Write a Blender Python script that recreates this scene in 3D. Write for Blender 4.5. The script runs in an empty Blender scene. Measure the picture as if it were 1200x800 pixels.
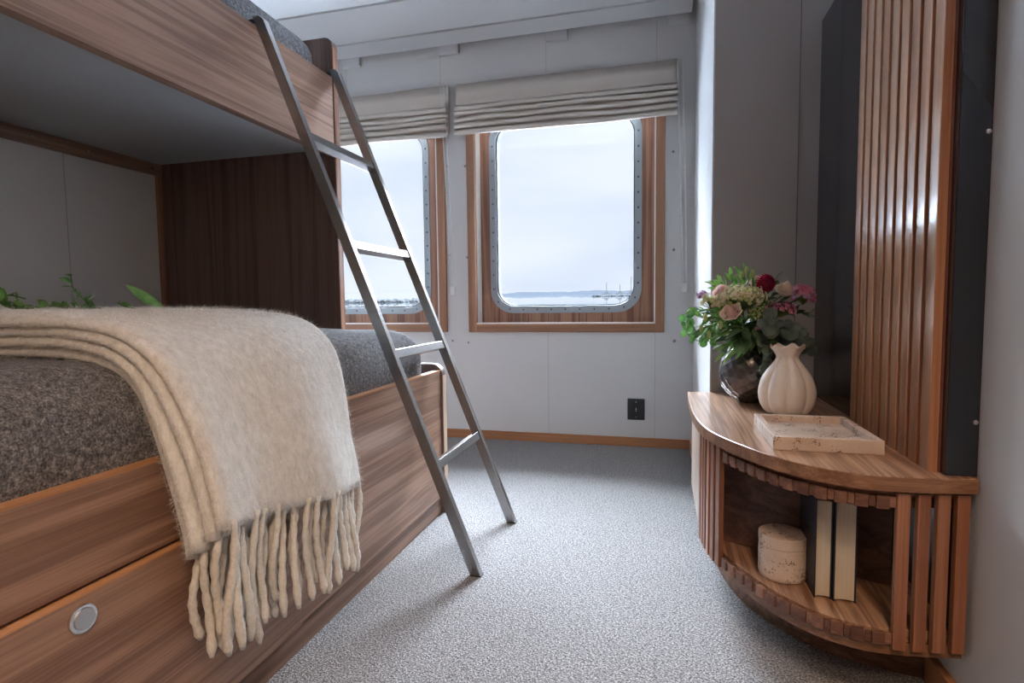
import bpy, bmesh, math, random
from mathutils import Vector, Matrix, noise
random.seed(7)
SC = bpy.context.scene
COL = SC.collection
PI = math.pi

# ------------------------------------------------------------------ materials
def new_mat(name):
    m = bpy.data.materials.new(name); m.use_nodes = True
    nt = m.node_tree; b = nt.nodes['Principled BSDF']
    return m, nt, b
def N(nt, t, **kw):
    n = nt.nodes.new(t)
    for k, v in kw.items():
        if k in n.inputs: n.inputs[k].default_value = v
        else: setattr(n, k, v)
    return n
def col4(c): return (c[0], c[1], c[2], 1)
def ramp(nt, stops, fac):
    r = nt.nodes.new('ShaderNodeValToRGB')
    while len(r.color_ramp.elements) < len(stops): r.color_ramp.elements.new(.5)
    for e, (p, c) in zip(r.color_ramp.elements, stops): e.position = p; e.color = col4(c)
    nt.links.new(fac, r.inputs[0]); return r
def bump(nt, b, h, strength, dist):
    n = N(nt, 'ShaderNodeBump'); n.inputs['Strength'].default_value = strength; n.inputs['Distance'].default_value = dist
    nt.links.new(h, n.inputs['Height']); nt.links.new(n.outputs[0], b.inputs['Normal'])
def plain(name, c, rough=.5, metal=0, spec=.5, coat=0):
    m, nt, b = new_mat(name)
    b.inputs['Base Color'].default_value = col4(c); b.inputs['Roughness'].default_value = rough
    b.inputs['Metallic'].default_value = metal; b.inputs['Specular IOR Level'].default_value = spec
    b.inputs['Coat Weight'].default_value = coat
    return m
def wood(name, dark, light, axis='Y', rough=.42, coat=0.0, scale=1.0, var=0.0, spec=.4, fig=1.0, coat_rough=.15, coat_ior=1.5):
    m, nt, b = new_mat(name); L = nt.links
    tc = N(nt, 'ShaderNodeTexCoord')
    s = {'X': (1.1, 30, 30), 'Y': (30, 1.1, 30), 'Z': (30, 30, 1.1)}[axis]
    oi = N(nt, 'ShaderNodeObjectInfo')
    add = N(nt, 'ShaderNodeVectorMath', operation='MULTIPLY_ADD'); L.new(oi.outputs['Random'], add.inputs[0])
    add.inputs[1].default_value = (7.3, 5.1, 3.7); L.new(tc.outputs['Object'], add.inputs[2])
    mp = N(nt, 'ShaderNodeMapping'); mp.inputs['Scale'].default_value = [v*scale for v in s]; L.new(add.outputs[0], mp.inputs[0])
    # broad cathedral figure
    n1 = N(nt, 'ShaderNodeTexNoise', Scale=.55, Detail=3, Roughness=.5, Distortion=.35); L.new(mp.outputs[0], n1.inputs['Vector'])
    mul = N(nt, 'ShaderNodeMath', operation='MULTIPLY'); mul.inputs[1].default_value = 9*fig; L.new(n1.outputs[0], mul.inputs[0])
    fr = N(nt, 'ShaderNodeMath', operation='PINGPONG'); fr.inputs[1].default_value = 1; L.new(mul.outputs[0], fr.inputs[0])
    # fine fibre
    mp2 = N(nt, 'ShaderNodeMapping'); mp2.inputs['Scale'].default_value = [v*scale*(9 if v > 5 else 2.5) for v in s]; L.new(add.outputs[0], mp2.inputs[0])
    n2 = N(nt, 'ShaderNodeTexNoise', Scale=1, Detail=4, Roughness=.65); L.new(mp2.outputs[0], n2.inputs['Vector'])
    mx = N(nt, 'ShaderNodeMix', data_type='FLOAT'); mx.inputs[0].default_value = .68
    L.new(fr.outputs[0], mx.inputs[2]); L.new(n2.outputs[0], mx.inputs[3])
    r = ramp(nt, [(.36, dark), (.5, [(a+c)/2 for a, c in zip(dark, light)]), (.65, light)], mx.outputs[0])
    out = r.outputs[0]
    if var:
        hs = N(nt, 'ShaderNodeHueSaturation'); mr = N(nt, 'ShaderNodeMapRange'); mr.inputs[3].default_value = 1-var; mr.inputs[4].default_value = 1+var
        L.new(oi.outputs['Random'], mr.inputs[0]); L.new(mr.outputs[0], hs.inputs['Value']); L.new(out, hs.inputs['Color']); out = hs.outputs[0]
    L.new(out, b.inputs['Base Color']); b.inputs['Roughness'].default_value = rough
    b.inputs['Specular IOR Level'].default_value = spec
    b.inputs['Coat Weight'].default_value = coat; b.inputs['Coat Roughness'].default_value = coat_rough; b.inputs['Coat IOR'].default_value = coat_ior
    bump(nt, b, n2.outputs[0], .12, .002)
    return m
def fabric(name, c1, c2, scale, bs=.5, bd=.003, rough=.95, sheen=.2, stretch=(1, 1, 1), mid=.5, width=.2):
    m, nt, b = new_mat(name); L = nt.links
    tc = N(nt, 'ShaderNodeTexCoord'); mp = N(nt, 'ShaderNodeMapping'); mp.inputs['Scale'].default_value = stretch; L.new(tc.outputs['Object'], mp.inputs[0])
    n = N(nt, 'ShaderNodeTexNoise', Scale=scale, Detail=5, Roughness=.7); L.new(mp.outputs[0], n.inputs['Vector'])
    r = ramp(nt, [(mid-width, c1), (mid+width, c2)], n.outputs[0]); L.new(r.outputs[0], b.inputs['Base Color'])
    b.inputs['Roughness'].default_value = rough; b.inputs['Specular IOR Level'].default_value = .1
    b.inputs['Sheen Weight'].default_value = sheen; b.inputs['Sheen Roughness'].default_value = .6
    bump(nt, b, n.outputs[0], bs, bd); return m

M = {}
M['wall'] = plain('wall_laminate', (.60, .60, .595), .38, spec=.35)
M['wallshade'] = plain('wall_laminate_shaded', (.38, .36, .35), .36, spec=.35)  # wall laminate darkened: shade on the face turned from the windows is in the colour
M['ceil'] = plain('ceiling_panel', (.66, .67, .68), .35, spec=.4)
M['joint'] = plain('ceiling_joint', (.30, .32, .34), .6)
M['seam'] = plain('panel_seam', (.42, .42, .42), .6)
M['seamdark'] = plain('dark_seam', (.16, .15, .15), .6)
M['cork'] = plain('dark_gap', (.03, .03, .035), .8)
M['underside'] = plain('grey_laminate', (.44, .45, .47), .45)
M['bunk'] = wood('bunk_walnut', (.195, .108, .072), (.345, .207, .143), 'Y', .42, scale=1.25)
M['bunkX'] = wood('bunk_walnut_cross', (.170, .092, .060), (.345, .205, .140), 'X', .42)
M['divider'] = wood('dark_walnut_upright', (.088, .052, .043), (.170, .104, .085), 'Z', .42, fig=.6, scale=1.3)
M['edge'] = wood('walnut_edge_band', (.40, .19, .085), (.52, .27, .135), 'Y', .45, fig=.5)
M['endedge'] = wood('pale_edge_band', (.34, .24, .17), (.44, .32, .23), 'Z', .5, fig=.5)
M['trimZ'] = wood('window_trim_upright', (.235, .115, .06), (.36, .19, .11), 'Z', .42, fig=.5)
M['trimX'] = wood('window_trim_level', (.235, .115, .06), (.36, .19, .11), 'X', .42, fig=.5)
M['lining'] = wood('window_lining_walnut', (.15, .068, .04), (.33, .17, .105), 'Z', .4)
M['base'] = wood('baseboard_wood', (.30, .13, .055), (.42, .20, .095), 'X', .4, fig=.4)
M['baseY'] = wood('baseboard_wood_side', (.30, .13, .055), (.42, .20, .095), 'Y', .4, fig=.4)
M['cab'] = wood('cabinet_oak', (.20, .095, .05), (.46, .27, .165), 'Y', .33, fig=1.3, spec=.5, scale=1.7, coat=.7, coat_rough=.22, coat_ior=1.65)
M['cabedge'] = wood('cabinet_edge', (.19, .09, .045), (.38, .205, .115), 'X', .38, fig=.4)
M['cabZ'] = wood('cabinet_side_oak_lit', (.36, .26, .20), (.56, .45, .37), 'Z', .4, fig=.8, coat=.8, coat_rough=.3, coat_ior=1.8)  # paled oak: window light on the side panel is put into the colour
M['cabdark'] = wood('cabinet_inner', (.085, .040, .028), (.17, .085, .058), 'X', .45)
M['plinth'] = wood('plinth_walnut', (.12, .06, .036), (.25, .14, .09), 'X', .42)
M['plinthY'] = wood('bunk_plinth_walnut', (.13, .07, .045), (.27, .16, .11), 'Y', .42)
M['slat'] = wood('slat_wood', (.22, .085, .042), (.40, .185, .10), 'Z', .36, var=.16, fig=.5, coat=.3, coat_rough=.3)
M['stub'] = wood('stub_wood', (.12, .05, .03), (.28, .14, .085), 'X', .45, var=.2, fig=.5)
M['wslat'] = wood('panel_slat_wood', (.40, .19, .088), (.62, .36, .205), 'Z', .34, var=.06, fig=.6, coat=1.0, coat_rough=.25, coat_ior=2.4)
M['wslatside'] = wood('panel_slat_side_wood', (.26, .105, .052), (.41, .195, .105), 'Z', .55, var=.06, fig=.6, spec=.2)  # slat sides: darker and uncoated compared with the slat faces
M['wslatback'] = plain('slat_backing', (.13, .04, .02), .6)
M['black'] = plain('black_gloss_panel', (.016, .019, .026), .10, spec=.7)
M['blackmat'] = plain('black_satin', (.022, .024, .03), .32, spec=.5)
M['steel'] = plain('brushed_steel', (.40, .39, .385), .27, 1)
M['chrome'] = plain('chrome', (.75, .75, .76), .15, 1)
M['satin'] = plain('satin_aluminium', (.62, .62, .62), .38, 1)
M['porthole'] = plain('grey_painted_metal', (.30, .345, .38), .38, .2)
M['bolt'] = plain('dark_bolt', (.10, .10, .11), .4, .7)
M['screw'] = plain('screw_head', (.22, .22, .23), .4, .8)
M['rubber'] = plain('black_rubber', (.02, .022, .025), .7)
M['socket'] = plain('black_plastic', (.014, .015, .018), .35)
M['whiteplastic'] = plain('white_plastic', (.72, .73, .72), .4)
M['whitebracket'] = plain('white_bracket', (.60, .61, .62), .5)
M['jamb'] = plain('white_jamb', (.74, .72, .69), .45)
M['blind'] = fabric('linen_blind', (.52, .46, .40), (.66, .60, .535), 260, .25, .002, .95, .1, (1, 1, 3))
def felt():
    m, nt, b = new_mat('grey_felted_blanket'); L = nt.links
    tc = N(nt, 'ShaderNodeTexCoord')
    a = N(nt, 'ShaderNodeTexNoise', Scale=330, Detail=3, Roughness=.7); c = N(nt, 'ShaderNodeTexNoise', Scale=95, Detail=4, Roughness=.7)
    L.new(tc.outputs['Object'], a.inputs['Vector']); L.new(tc.outputs['Object'], c.inputs['Vector'])
    mx = N(nt, 'ShaderNodeMix', data_type='FLOAT'); mx.inputs[0].default_value = .4; L.new(a.outputs[0], mx.inputs[2]); L.new(c.outputs[0], mx.inputs[3])
    r = ramp(nt, [(.38, (.04, .041, .048)), (.51, (.165, .163, .172)), (.64, (.42, .405, .40))], mx.outputs[0]); L.new(r.outputs[0], b.inputs['Base Color'])
    b.inputs['Roughness'].default_value = .95; b.inputs['Specular IOR Level'].default_value = .08
    b.inputs['Sheen Weight'].default_value = .12
    bump(nt, b, mx.outputs[0], 1.0, .008); return m
M['blanket'] = felt()
M['throw'] = fabric('cream_wool', (.55, .53, .495), (.84, .835, .815), 75, .8, .006, .95, .3, (1, 1, .5), width=.22)
M['fuzz'] = plain('cream_wool_fibre', (.84, .835, .81), .9, spec=.1)
M['yarn'] = fabric('cream_yarn', (.64, .60, .525), (.83, .80, .74), 160, .8, .004, .95, .3)
M['travertine'] = None
M['pages'] = None
M['navy'] = plain('navy_cover', (.010, .014, .026), .45)
M['creamvase'] = plain('cream_glaze', (.76, .69, .62), .36, spec=.45)

def carpet():
    m, nt, b = new_mat('grey_loop_carpet'); L = nt.links
    tc = N(nt, 'ShaderNodeTexCoord')
    mp = N(nt, 'ShaderNodeMapping'); mp.inputs['Scale'].default_value = (1, 1, .2); mp.inputs['Rotation'].default_value = (0, 0, .5); L.new(tc.outputs['Object'], mp.inputs[0])
    v = N(nt, 'ShaderNodeTexVoronoi', Scale=290, Randomness=.8); L.new(mp.outputs[0], v.inputs['Vector'])
    n = N(nt, 'ShaderNodeTexNoise', Scale=230, Detail=3, Roughness=.7); L.new(mp.outputs[0], n.inputs['Vector'])
    r = ramp(nt, [(.36, (.10, .095, .097)), (.48, (.275, .265, .268)), (.60, (.56, .54, .535))], n.outputs[0])
    sep = N(nt, 'ShaderNodeMath', operation='MULTIPLY_ADD'); sep.inputs[1].default_value = -1.1; sep.inputs[2].default_value = 1.12; L.new(v.outputs['Distance'], sep.inputs[0])
    mx = N(nt, 'ShaderNodeMix', data_type='RGBA', blend_type='MULTIPLY'); mx.inputs[0].default_value = .75
    L.new(r.outputs[0], mx.inputs[6]); L.new(sep.outputs[0], mx.inputs[7])
    L.new(mx.outputs[2], b.inputs['Base Color']); b.inputs['Roughness'].default_value = .95; b.inputs['Specular IOR Level'].default_value = .1
    b.inputs['Sheen Weight'].default_value = .15
    bump(nt, b, sep.outputs[0], .8, .004); return m
M['carpet'] = carpet()
def travertine():
    m, nt, b = new_mat('travertine'); L = nt.links
    tc = N(nt, 'ShaderNodeTexCoord')
    n = N(nt, 'ShaderNodeTexNoise', Scale=14, Detail=5, Roughness=.6); L.new(tc.outputs['Object'], n.inputs['Vector'])
    r = ramp(nt, [(.3, (.54, .41, .32)), (.7, (.68, .56, .47))], n.outputs[0])
    v = N(nt, 'ShaderNodeTexVoronoi', Scale=240, Randomness=1); L.new(tc.outputs['Object'], v.inputs['Vector'])
    n3 = N(nt, 'ShaderNodeTexNoise', Scale=38, Detail=2); L.new(tc.outputs['Object'], n3.inputs['Vector'])
    th = N(nt, 'ShaderNodeMapRange'); th.inputs[1].default_value = .44; th.inputs[2].default_value = .68; th.inputs[3].default_value = 0; th.inputs[4].default_value = .50; L.new(n3.outputs[0], th.inputs[0])
    df = N(nt, 'ShaderNodeMath', operation='SUBTRACT'); L.new(v.outputs['Distance'], df.inputs[0]); L.new(th.outputs[0], df.inputs[1])
    p = ramp(nt, [(.0, (.42, .34, .29)), (.10, (1, 1, 1))], df.outputs[0])
    mx = N(nt, 'ShaderNodeMix', data_type='RGBA', blend_type='MULTIPLY'); mx.inputs[0].default_value = 1
    L.new(r.outputs[0], mx.inputs[6]); L.new(p.outputs[0], mx.inputs[7]); L.new(mx.outputs[2], b.inputs['Base Color'])
    b.inputs['Roughness'].default_value = .5
    bump(nt, b, p.outputs[0], .6, .002); return m
M['travertine'] = travertine()
def pages():
    m, nt, b = new_mat('page_edges'); L = nt.links
    tc = N(nt, 'ShaderNodeTexCoord'); mp = N(nt, 'ShaderNodeMapping'); mp.inputs['Scale'].default_value = (1500, 2, 2); L.new(tc.outputs['Object'], mp.inputs[0])
    n = N(nt, 'ShaderNodeTexNoise', Scale=1, Detail=2); L.new(mp.outputs[0], n.inputs['Vector'])
    r = ramp(nt, [(.3, (.52, .44, .33)), (.7, (.66, .58, .46))], n.outputs[0]); L.new(r.outputs[0], b.inputs['Base Color'])
    b.inputs['Roughness'].default_value = .85; return m
M['pages'] = pages()
def darkvase():
    m, nt, b = new_mat('dark_facetted_glaze'); L = nt.links
    tc = N(nt, 'ShaderNodeTexCoord')
    n = N(nt, 'ShaderNodeTexNoise', Scale=22, Detail=3); L.new(tc.outputs['Object'], n.inputs['Vector'])
    r = ramp(nt, [(.3, (.07, .066, .072)), (.7, (.17, .15, .15))], n.outputs[0]); L.new(r.outputs[0], b.inputs['Base Color'])
    b.inputs['Roughness'].default_value = .24; b.inputs['Metallic'].default_value = .5; b.inputs['Specular IOR Level'].default_value = .8
    return m
M['darkvase'] = darkvase()
def glass():
    m, nt, b = new_mat('window_glass'); L = nt.links
    nt.nodes.remove(b); o = nt.nodes['Material Output']
    t = N(nt, 'ShaderNodeBsdfTransparent'); t.inputs[0].default_value = (.97, .985, .99, 1)
    g = N(nt, 'ShaderNodeBsdfGlossy'); g.inputs['Roughness'].default_value = .02
    f = N(nt, 'ShaderNodeFresnel'); f.inputs[0].default_value = 1.25
    mx = N(nt, 'ShaderNodeMixShader'); L.new(f.outputs[0], mx.inputs[0]); L.new(t.outputs[0], mx.inputs[1]); L.new(g.outputs[0], mx.inputs[2])
    L.new(mx.outputs[0], o.inputs[0]); return m
M['glass'] = glass()
def leafmat(name, c1, c2, rough=.45):
    m, nt, b = new_mat(name); L = nt.links
    tc = N(nt, 'ShaderNodeTexCoord'); n = N(nt, 'ShaderNodeTexNoise', Scale=28, Detail=3); L.new(tc.outputs['Object'], n.inputs['Vector'])
    r = ramp(nt, [(.35, c1), (.65, c2)], n.outputs[0]); L.new(r.outputs[0], b.inputs['Base Color'])
    b.inputs['Roughness'].default_value = rough
    t = N(nt, 'ShaderNodeBsdfTranslucent'); L.new(r.outputs[0], t.inputs[0]); mx = N(nt, 'ShaderNodeMixShader'); mx.inputs[0].default_value = .35
    L.new(b.outputs[0], mx.inputs[1]); L.new(t.outputs[0], mx.inputs[2]); L.new(mx.outputs[0], nt.nodes['Material Output'].inputs[0])
    return m
M['leaf'] = leafmat('leaf_green', (.06, .17, .035), (.20, .40, .10))
M['leafbright'] = leafmat('leaf_bright', (.12, .32, .06), (.32, .56, .16))
M['leafdark'] = leafmat('leaf_dark', (.030, .075, .028), (.10, .19, .07))
M['euca'] = leafmat('eucalyptus_leaf', (.07, .105, .09), (.18, .24, .20), .6)
M['eucalit'] = leafmat('round_green_leaf', (.06, .19, .045), (.16, .36, .10), .5)
M['stem'] = leafmat('green_stem', (.07, .14, .03), (.17, .26, .08))
M['peach'] = leafmat('peach_petal', (.84, .56, .46), (.93, .74, .65), .6)
M['cream'] = leafmat('cream_petal', (.84, .70, .55), (.92, .81, .69), .6)
M['pinkrose'] = leafmat('pink_petal', (.86, .52, .48), (.93, .68, .63), .6)
M['crimson'] = leafmat('crimson_petal', (.26, .006, .035), (.50, .02, .085), .5)
M['wax'] = leafmat('waxflower_pink', (.62, .18, .27), (.86, .42, .50), .6)
M['lilac'] = leafmat('lilac_petal', (.40, .22, .42), (.68, .48, .66), .6)
M['tan'] = leafmat('hydrangea_tan', (.72, .58, .36), (.90, .82, .62), .7)
M['lime'] = leafmat('lime_floret', (.40, .46, .13), (.66, .70, .34), .6)
M['budgreen'] = leafmat('pale_bud', (.38, .48, .16), (.62, .66, .32), .5)
M['plum'] = leafmat('plum_petal', (.10, .02, .05), (.26, .07, .13), .6)
M['hill'] = plain('hazy_hill', (.0058, .0066, .0080), .95, spec=0)
M['rock'] = plain('breakwater_rock', (.0098, .0105, .0115), .95, spec=0)
M['boat'] = plain('pale_boat', (.0150, .0158, .0172), .8, spec=0)
def water():
    m, nt, b = new_mat('sea_water'); L = nt.links
    tc = N(nt, 'ShaderNodeTexCoord'); mp = N(nt, 'ShaderNodeMapping'); mp.inputs['Scale'].default_value = (.02, .2, 1); L.new(tc.outputs['Object'], mp.inputs[0])
    n = N(nt, 'ShaderNodeTexNoise', Scale=1, Detail=3); L.new(mp.outputs[0], n.inputs['Vector'])
    r = ramp(nt, [(.3, (.006, .007, .008)), (.7, (.011, .012, .013))], n.outputs[0]); L.new(r.outputs[0], b.inputs['Base Color'])
    b.inputs['Roughness'].default_value = .03; return m
M['sea'] = water()

# ------------------------------------------------------------------ mesh builder
class MB:
    def __init__(s): s.v = []; s.f = []; s.mi = []; s.cur = 0
    def add(s, vs, fs):
        o = len(s.v); s.v += [tuple(p) for p in vs]
        for f in fs: s.f.append(tuple(i+o for i in f)); s.mi.append(s.cur)
        return s
    def box(s, x0, x1, y0, y1, z0, z1):
        vs = [(x, y, z) for z in (z0, z1) for y in (y0, y1) for x in (x0, x1)]
        return s.add(vs, [(0, 2, 3, 1), (4, 5, 7, 6), (0, 1, 5, 4), (2, 6, 7, 3), (0, 4, 6, 2), (1, 3, 7, 5)])
    def obox(s, c, ax, ay, az):  # oriented box from half-axis vectors
        c, ax, ay, az = map(Vector, (c, ax, ay, az))
        vs = [c+ax*i+ay*j+az*k for k in (-1, 1) for j in (-1, 1) for i in (-1, 1)]
        return s.add(vs, [(0, 2, 3, 1), (4, 5, 7, 6), (0, 1, 5, 4), (2, 6, 7, 3), (0, 4, 6, 2), (1, 3, 7, 5)])
    def prism(s, poly, h0, h1, axis='Z', flip=False):
        def P(a, b, h): return {'Z': (a, b, h), 'Y': (a, h, b), 'X': (h, a, b)}[axis]
        n = len(poly); vs = [P(a, b, h0) for a, b in poly]+[P(a, b, h1) for a, b in poly]
        fs = [tuple(reversed(range(n))), tuple(range(n, 2*n))]+[(i, (i+1) % n, (i+1) % n+n, i+n) for i in range(n)]
        return s.add(vs, fs)
    def tube(s, pts, r, seg=8, cap=True, rad=None):
        pts = [Vector(p) for p in pts]; n = len(pts); rings = []
        t0 = (pts[1]-pts[0]).normalized(); u = t0.orthogonal().normalized()
        for i, p in enumerate(pts):
            t = (pts[min(i+1, n-1)]-pts[max(i-1, 0)])
            t = t.normalized() if t.length > 1e-9 else t0
            u = (u-t*u.dot(t)); u = u.normalized() if u.length > 1e-6 else t.orthogonal().normalized()
            w = t.cross(u); rr = rad[i] if rad else r
            rings.append([p+(u*math.cos(a)+w*math.sin(a))*rr for a in [2*PI*k/seg for k in range(seg)]])
        vs = [q for R in rings for q in R]; fs = []
        for i in range(n-1):
            for k in range(seg):
                a = i*seg+k; b = i*seg+(k+1) % seg; fs.append((a, b, b+seg, a+seg))
        if cap: fs += [tuple(reversed(range(seg))), tuple(range((n-1)*seg, n*seg))]
        return s.add(vs, fs)
    def lathe(s, prof, c=(0, 0, 0), seg=32, rf=None, close=True):
        vs = []; n = len(prof)
        for i, (r, z) in enumerate(prof):
            for k in range(seg):
                a = 2*PI*k/seg; rr = r*(rf(a, i, z) if rf else 1); dz = 0
                vs.append((c[0]+rr*math.cos(a), c[1]+rr*math.sin(a), c[2]+z))
        fs = [(i*seg+k, i*seg+(k+1) % seg, (i+1)*seg+(k+1) % seg, (i+1)*seg+k) for i in range(n-1) for k in range(seg)]
        if close: fs += [tuple(reversed(range(seg))), tuple(range((n-1)*seg, n*seg))]
        return s.add(vs, fs)
    def ball(s, c, r, seg=6, rings=4, sq=(1, 1, 1)):
        vs = [(c[0], c[1], c[2]-r*sq[2])]
        for i in range(1, rings):
            t = -PI/2+PI*i/rings
            for k in range(seg):
                a = 2*PI*k/seg; vs.append((c[0]+r*sq[0]*math.cos(t)*math.cos(a), c[1]+r*sq[1]*math.cos(t)*math.sin(a), c[2]+r*sq[2]*math.sin(t)))
        vs.append((c[0], c[1], c[2]+r*sq[2])); last = len(vs)-1; fs = []
        for k in range(seg): fs.append((0, 1+(k+1) % seg, 1+k))
        for i in range(rings-2):
            for k in range(seg):
                a = 1+i*seg+k; b = 1+i*seg+(k+1) % seg; fs.append((a, b, b+seg, a+seg))
        o = 1+(rings-2)*seg
        for k in range(seg): fs.append((o+k, o+(k+1) % seg, last))
        return s.add(vs, fs)
    def grid(s, fn, nu, nv):  # fn(u,v) -> point
        vs = [fn(i/nu, j/nv) for i in range(nu+1) for j in range(nv+1)]
        fs = [(i*(nv+1)+j, (i+1)*(nv+1)+j, (i+1)*(nv+1)+j+1, i*(nv+1)+j+1) for i in range(nu) for j in range(nv)]
        return s.add(vs, fs)

def wloc(o):
    p = Vector((0, 0, 0))
    while o is not None: p += o.location; o = o.parent
    return p
def obj(name, mb, mat, parent=None, bevel=0, smooth=False, loc=None, seg=2, fixn=True, auto=None):
    me = bpy.data.meshes.new(name)
    base = wloc(parent) if parent else Vector((0, 0, 0))
    lo = Vector(loc) if loc is not None else Vector((0, 0, 0))
    off = lo if parent is None else base+(Vector((0, 0, 0)))
    me.from_pydata([tuple(Vector(p)-off) for p in mb.v], [], mb.f)
    mats = mat if isinstance(mat, (list, tuple)) else [mat]
    for m in mats: me.materials.append(m)
    if len(mats) > 1: me.polygons.foreach_set('material_index', mb.mi)
    if fixn:
        bm = bmesh.new(); bm.from_mesh(me); bmesh.ops.recalc_face_normals(bm, faces=bm.faces); bm.to_mesh(me); bm.free()
    if smooth: me.polygons.foreach_set('use_smooth', [True]*len(me.polygons))
    me.update()
    o = bpy.data.objects.new(name, me); COL.objects.link(o)
    if parent: o.parent = parent
    else: o.location = lo
    if bevel:
        b = o.modifiers.new('edge', 'BEVEL'); b.width = bevel; b.segments = seg; b.limit_method = 'ANGLE'; b.angle_limit = math.radians(40)
    return o
def tag(o, label=None, cat=None, group=None, kind=None):
    if label: o['label'] = label
    if cat: o['category'] = cat
    if group: o['group'] = group
    if kind: o['kind'] = kind
    return o
def thing(name, label, cat, loc, group=None):
    o = bpy.data.objects.new(name, None); o.empty_display_size = .05; COL.objects.link(o); o.location = loc
    return tag(o, label, cat, group)
def struct(name, mb, mat, parent=None, **kw):
    o = obj(name, mb, mat, parent, **kw)
    if parent is None: o['kind'] = 'structure'
    return o
def sempty(name, loc):
    o = bpy.data.objects.new(name, None); o.empty_display_size = .05; COL.objects.link(o); o.location = loc; o['kind'] = 'structure'; return o
def catmull(pts, n=8):
    pts = [Vector(p) for p in pts]; out = []
    P = [pts[0]*2-pts[1]]+pts+[pts[-1]*2-pts[-2]]
    for i in range(1, len(P)-2):
        a, b, c, d = P[i-1:i+3]
        for k in range(n):
            t = k/n
            out.append(.5*((2*b)+(c-a)*t+(2*a-5*b+4*c-d)*t*t+(3*b-a-3*c+d)*t**3))
    out.append(pts[-1]); return out
def arc_resample(pts, n):
    L = [0]
    for a, b in zip(pts, pts[1:]): L.append(L[-1]+(b-a).length)
    out = []; j = 0
    for k in range(n+1):
        s = L[-1]*k/n
        while j < len(L)-2 and L[j+1] < s: j += 1
        t = (s-L[j])/max(1e-9, L[j+1]-L[j]); out.append(pts[j].lerp(pts[j+1], t))
    return out, L[-1]

# ------------------------------------------------------------------ camera
yaw, pit, rol = .25651, .068476, -.01179
F = Vector((-math.sin(yaw)*math.cos(pit), math.cos(yaw)*math.cos(pit), -math.sin(pit)))
R0 = Vector((math.cos(yaw), math.sin(yaw), 0)); U0 = R0.cross(F)
R = R0*math.cos(rol)+U0*math.sin(rol); U = -R0*math.sin(rol)+U0*math.cos(rol)
CAMP = Vector((0, 0, .725))
cam = bpy.data.cameras.new('camera'); cam.lens = 659.44*36/1200; cam.sensor_width = 36; cam.clip_start = .02; cam.clip_end = 5000
co = bpy.data.objects.new('camera', cam); COL.objects.link(co)
co.matrix_world = Matrix(((R.x, U.x, -F.x, CAMP.x), (R.y, U.y, -F.y, CAMP.y), (R.z, U.z, -F.z, CAMP.z), (0, 0, 0, 1)))
SC.camera = co
SURVEY = (Vector((0, 0, .725)), R.copy(), U.copy(), F.copy())   # fixed survey frame, independent of the render camera
def at(px, py, Y):   # room point at depth Y seen at a photograph pixel (used to read positions off the photo)
    P, r_, u_, f_ = SURVEY; d = r_*((px-600)/659.44)-u_*((py-400)/659.44)+f_
    return P+d*(Y/d.y)

# ------------------------------------------------------------------ room shell
YB = 2.85; H = 2.05
XL, XN, XR = -1.83, -2.25, .503
struct('floor', MB().box(XN-.1, XR+.2, -1.7, YB+.1, -.06, 0), M['carpet'])
mb = MB()
y = YB-.03
mb.cur = 0
edges = [2.822, 2.667, 2.355]
while edges[-1] > -1.6: edges.append(edges[-1]-.312)
for a, b in zip(edges, edges[1:]): mb.box(XN, .136, b+.009, a-.009, H, H+.03)
mb.cur = 1
mb.box(XN, .136, -1.7, 2.80, H+.012, H+.05)
mb.cur = 2
mb.box(XN-.1, XR+.2, -1.7, YB+.2, H+.16, H+.2)
mb.cur = 0
mb.box(.1601, XR, -1.7, 1.89, H, H+.03)
struct('ceiling', mb, [M['ceil'], M['joint'], M['cork']])
br = MB()
WIN = {1: (-2.07, -1.103), 2: (-.98, .023)}      # outer edges of the trim
TZ0, TZ1 = .573, 1.80; TW = .043
# window wall with two openings
xs = [XN-.1, WIN[1][0]+TW-.0095, WIN[1][1]-TW+.0095, WIN[2][0]+TW-.0095, WIN[2][1]-TW+.0095, XR+.2]; zs = [-.06, TZ0+TW-.0095, TZ1-TW+.0095, H+.2]
mb = MB()
for i in range(5):
    for k in range(3):
        if k == 1 and i in (1, 3): continue
        mb.box(xs[i], xs[i+1], YB, YB+.055, zs[k], zs[k+1])
wb = struct('wall_back', mb, M['wall'])
for x in (-1.67, -1.12, -.555, -.02):
    mb = MB()
    obj('panel_seam', mb.box(x-.0013, x+.0013, YB-.0008, YB+.001, .05, TZ0), M['seam'], wb)
    obj('panel_seam', MB().box(x-.0013, x+.0013, YB-.0008, YB+.001, TZ1, H), M['seam'], wb)
scr = [(524.5, 194.6), (545, 194.6), (526.7, 299), (547.4, 301.5), (530.5, 399), (549, 401), (789, 177.4), (789.6, 292.5), (790.4, 399.4)]
for px, py in scr:
    p = at(px, py, YB); obj('screw', MB().ball(p, .0065, 10, 6, (1, .45, 1)), M['screw'], wb, smooth=True)
for x0, x1 in ((-1.68, -1.575), (-1.117, -1.009), (-.551, -.445), (.03, .131)):
    obj('ceiling_bracket', MB().box(x0, x1, 2.825, YB, H-.036, H+.03), M['whitebracket'], wb, bevel=.002)
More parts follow.
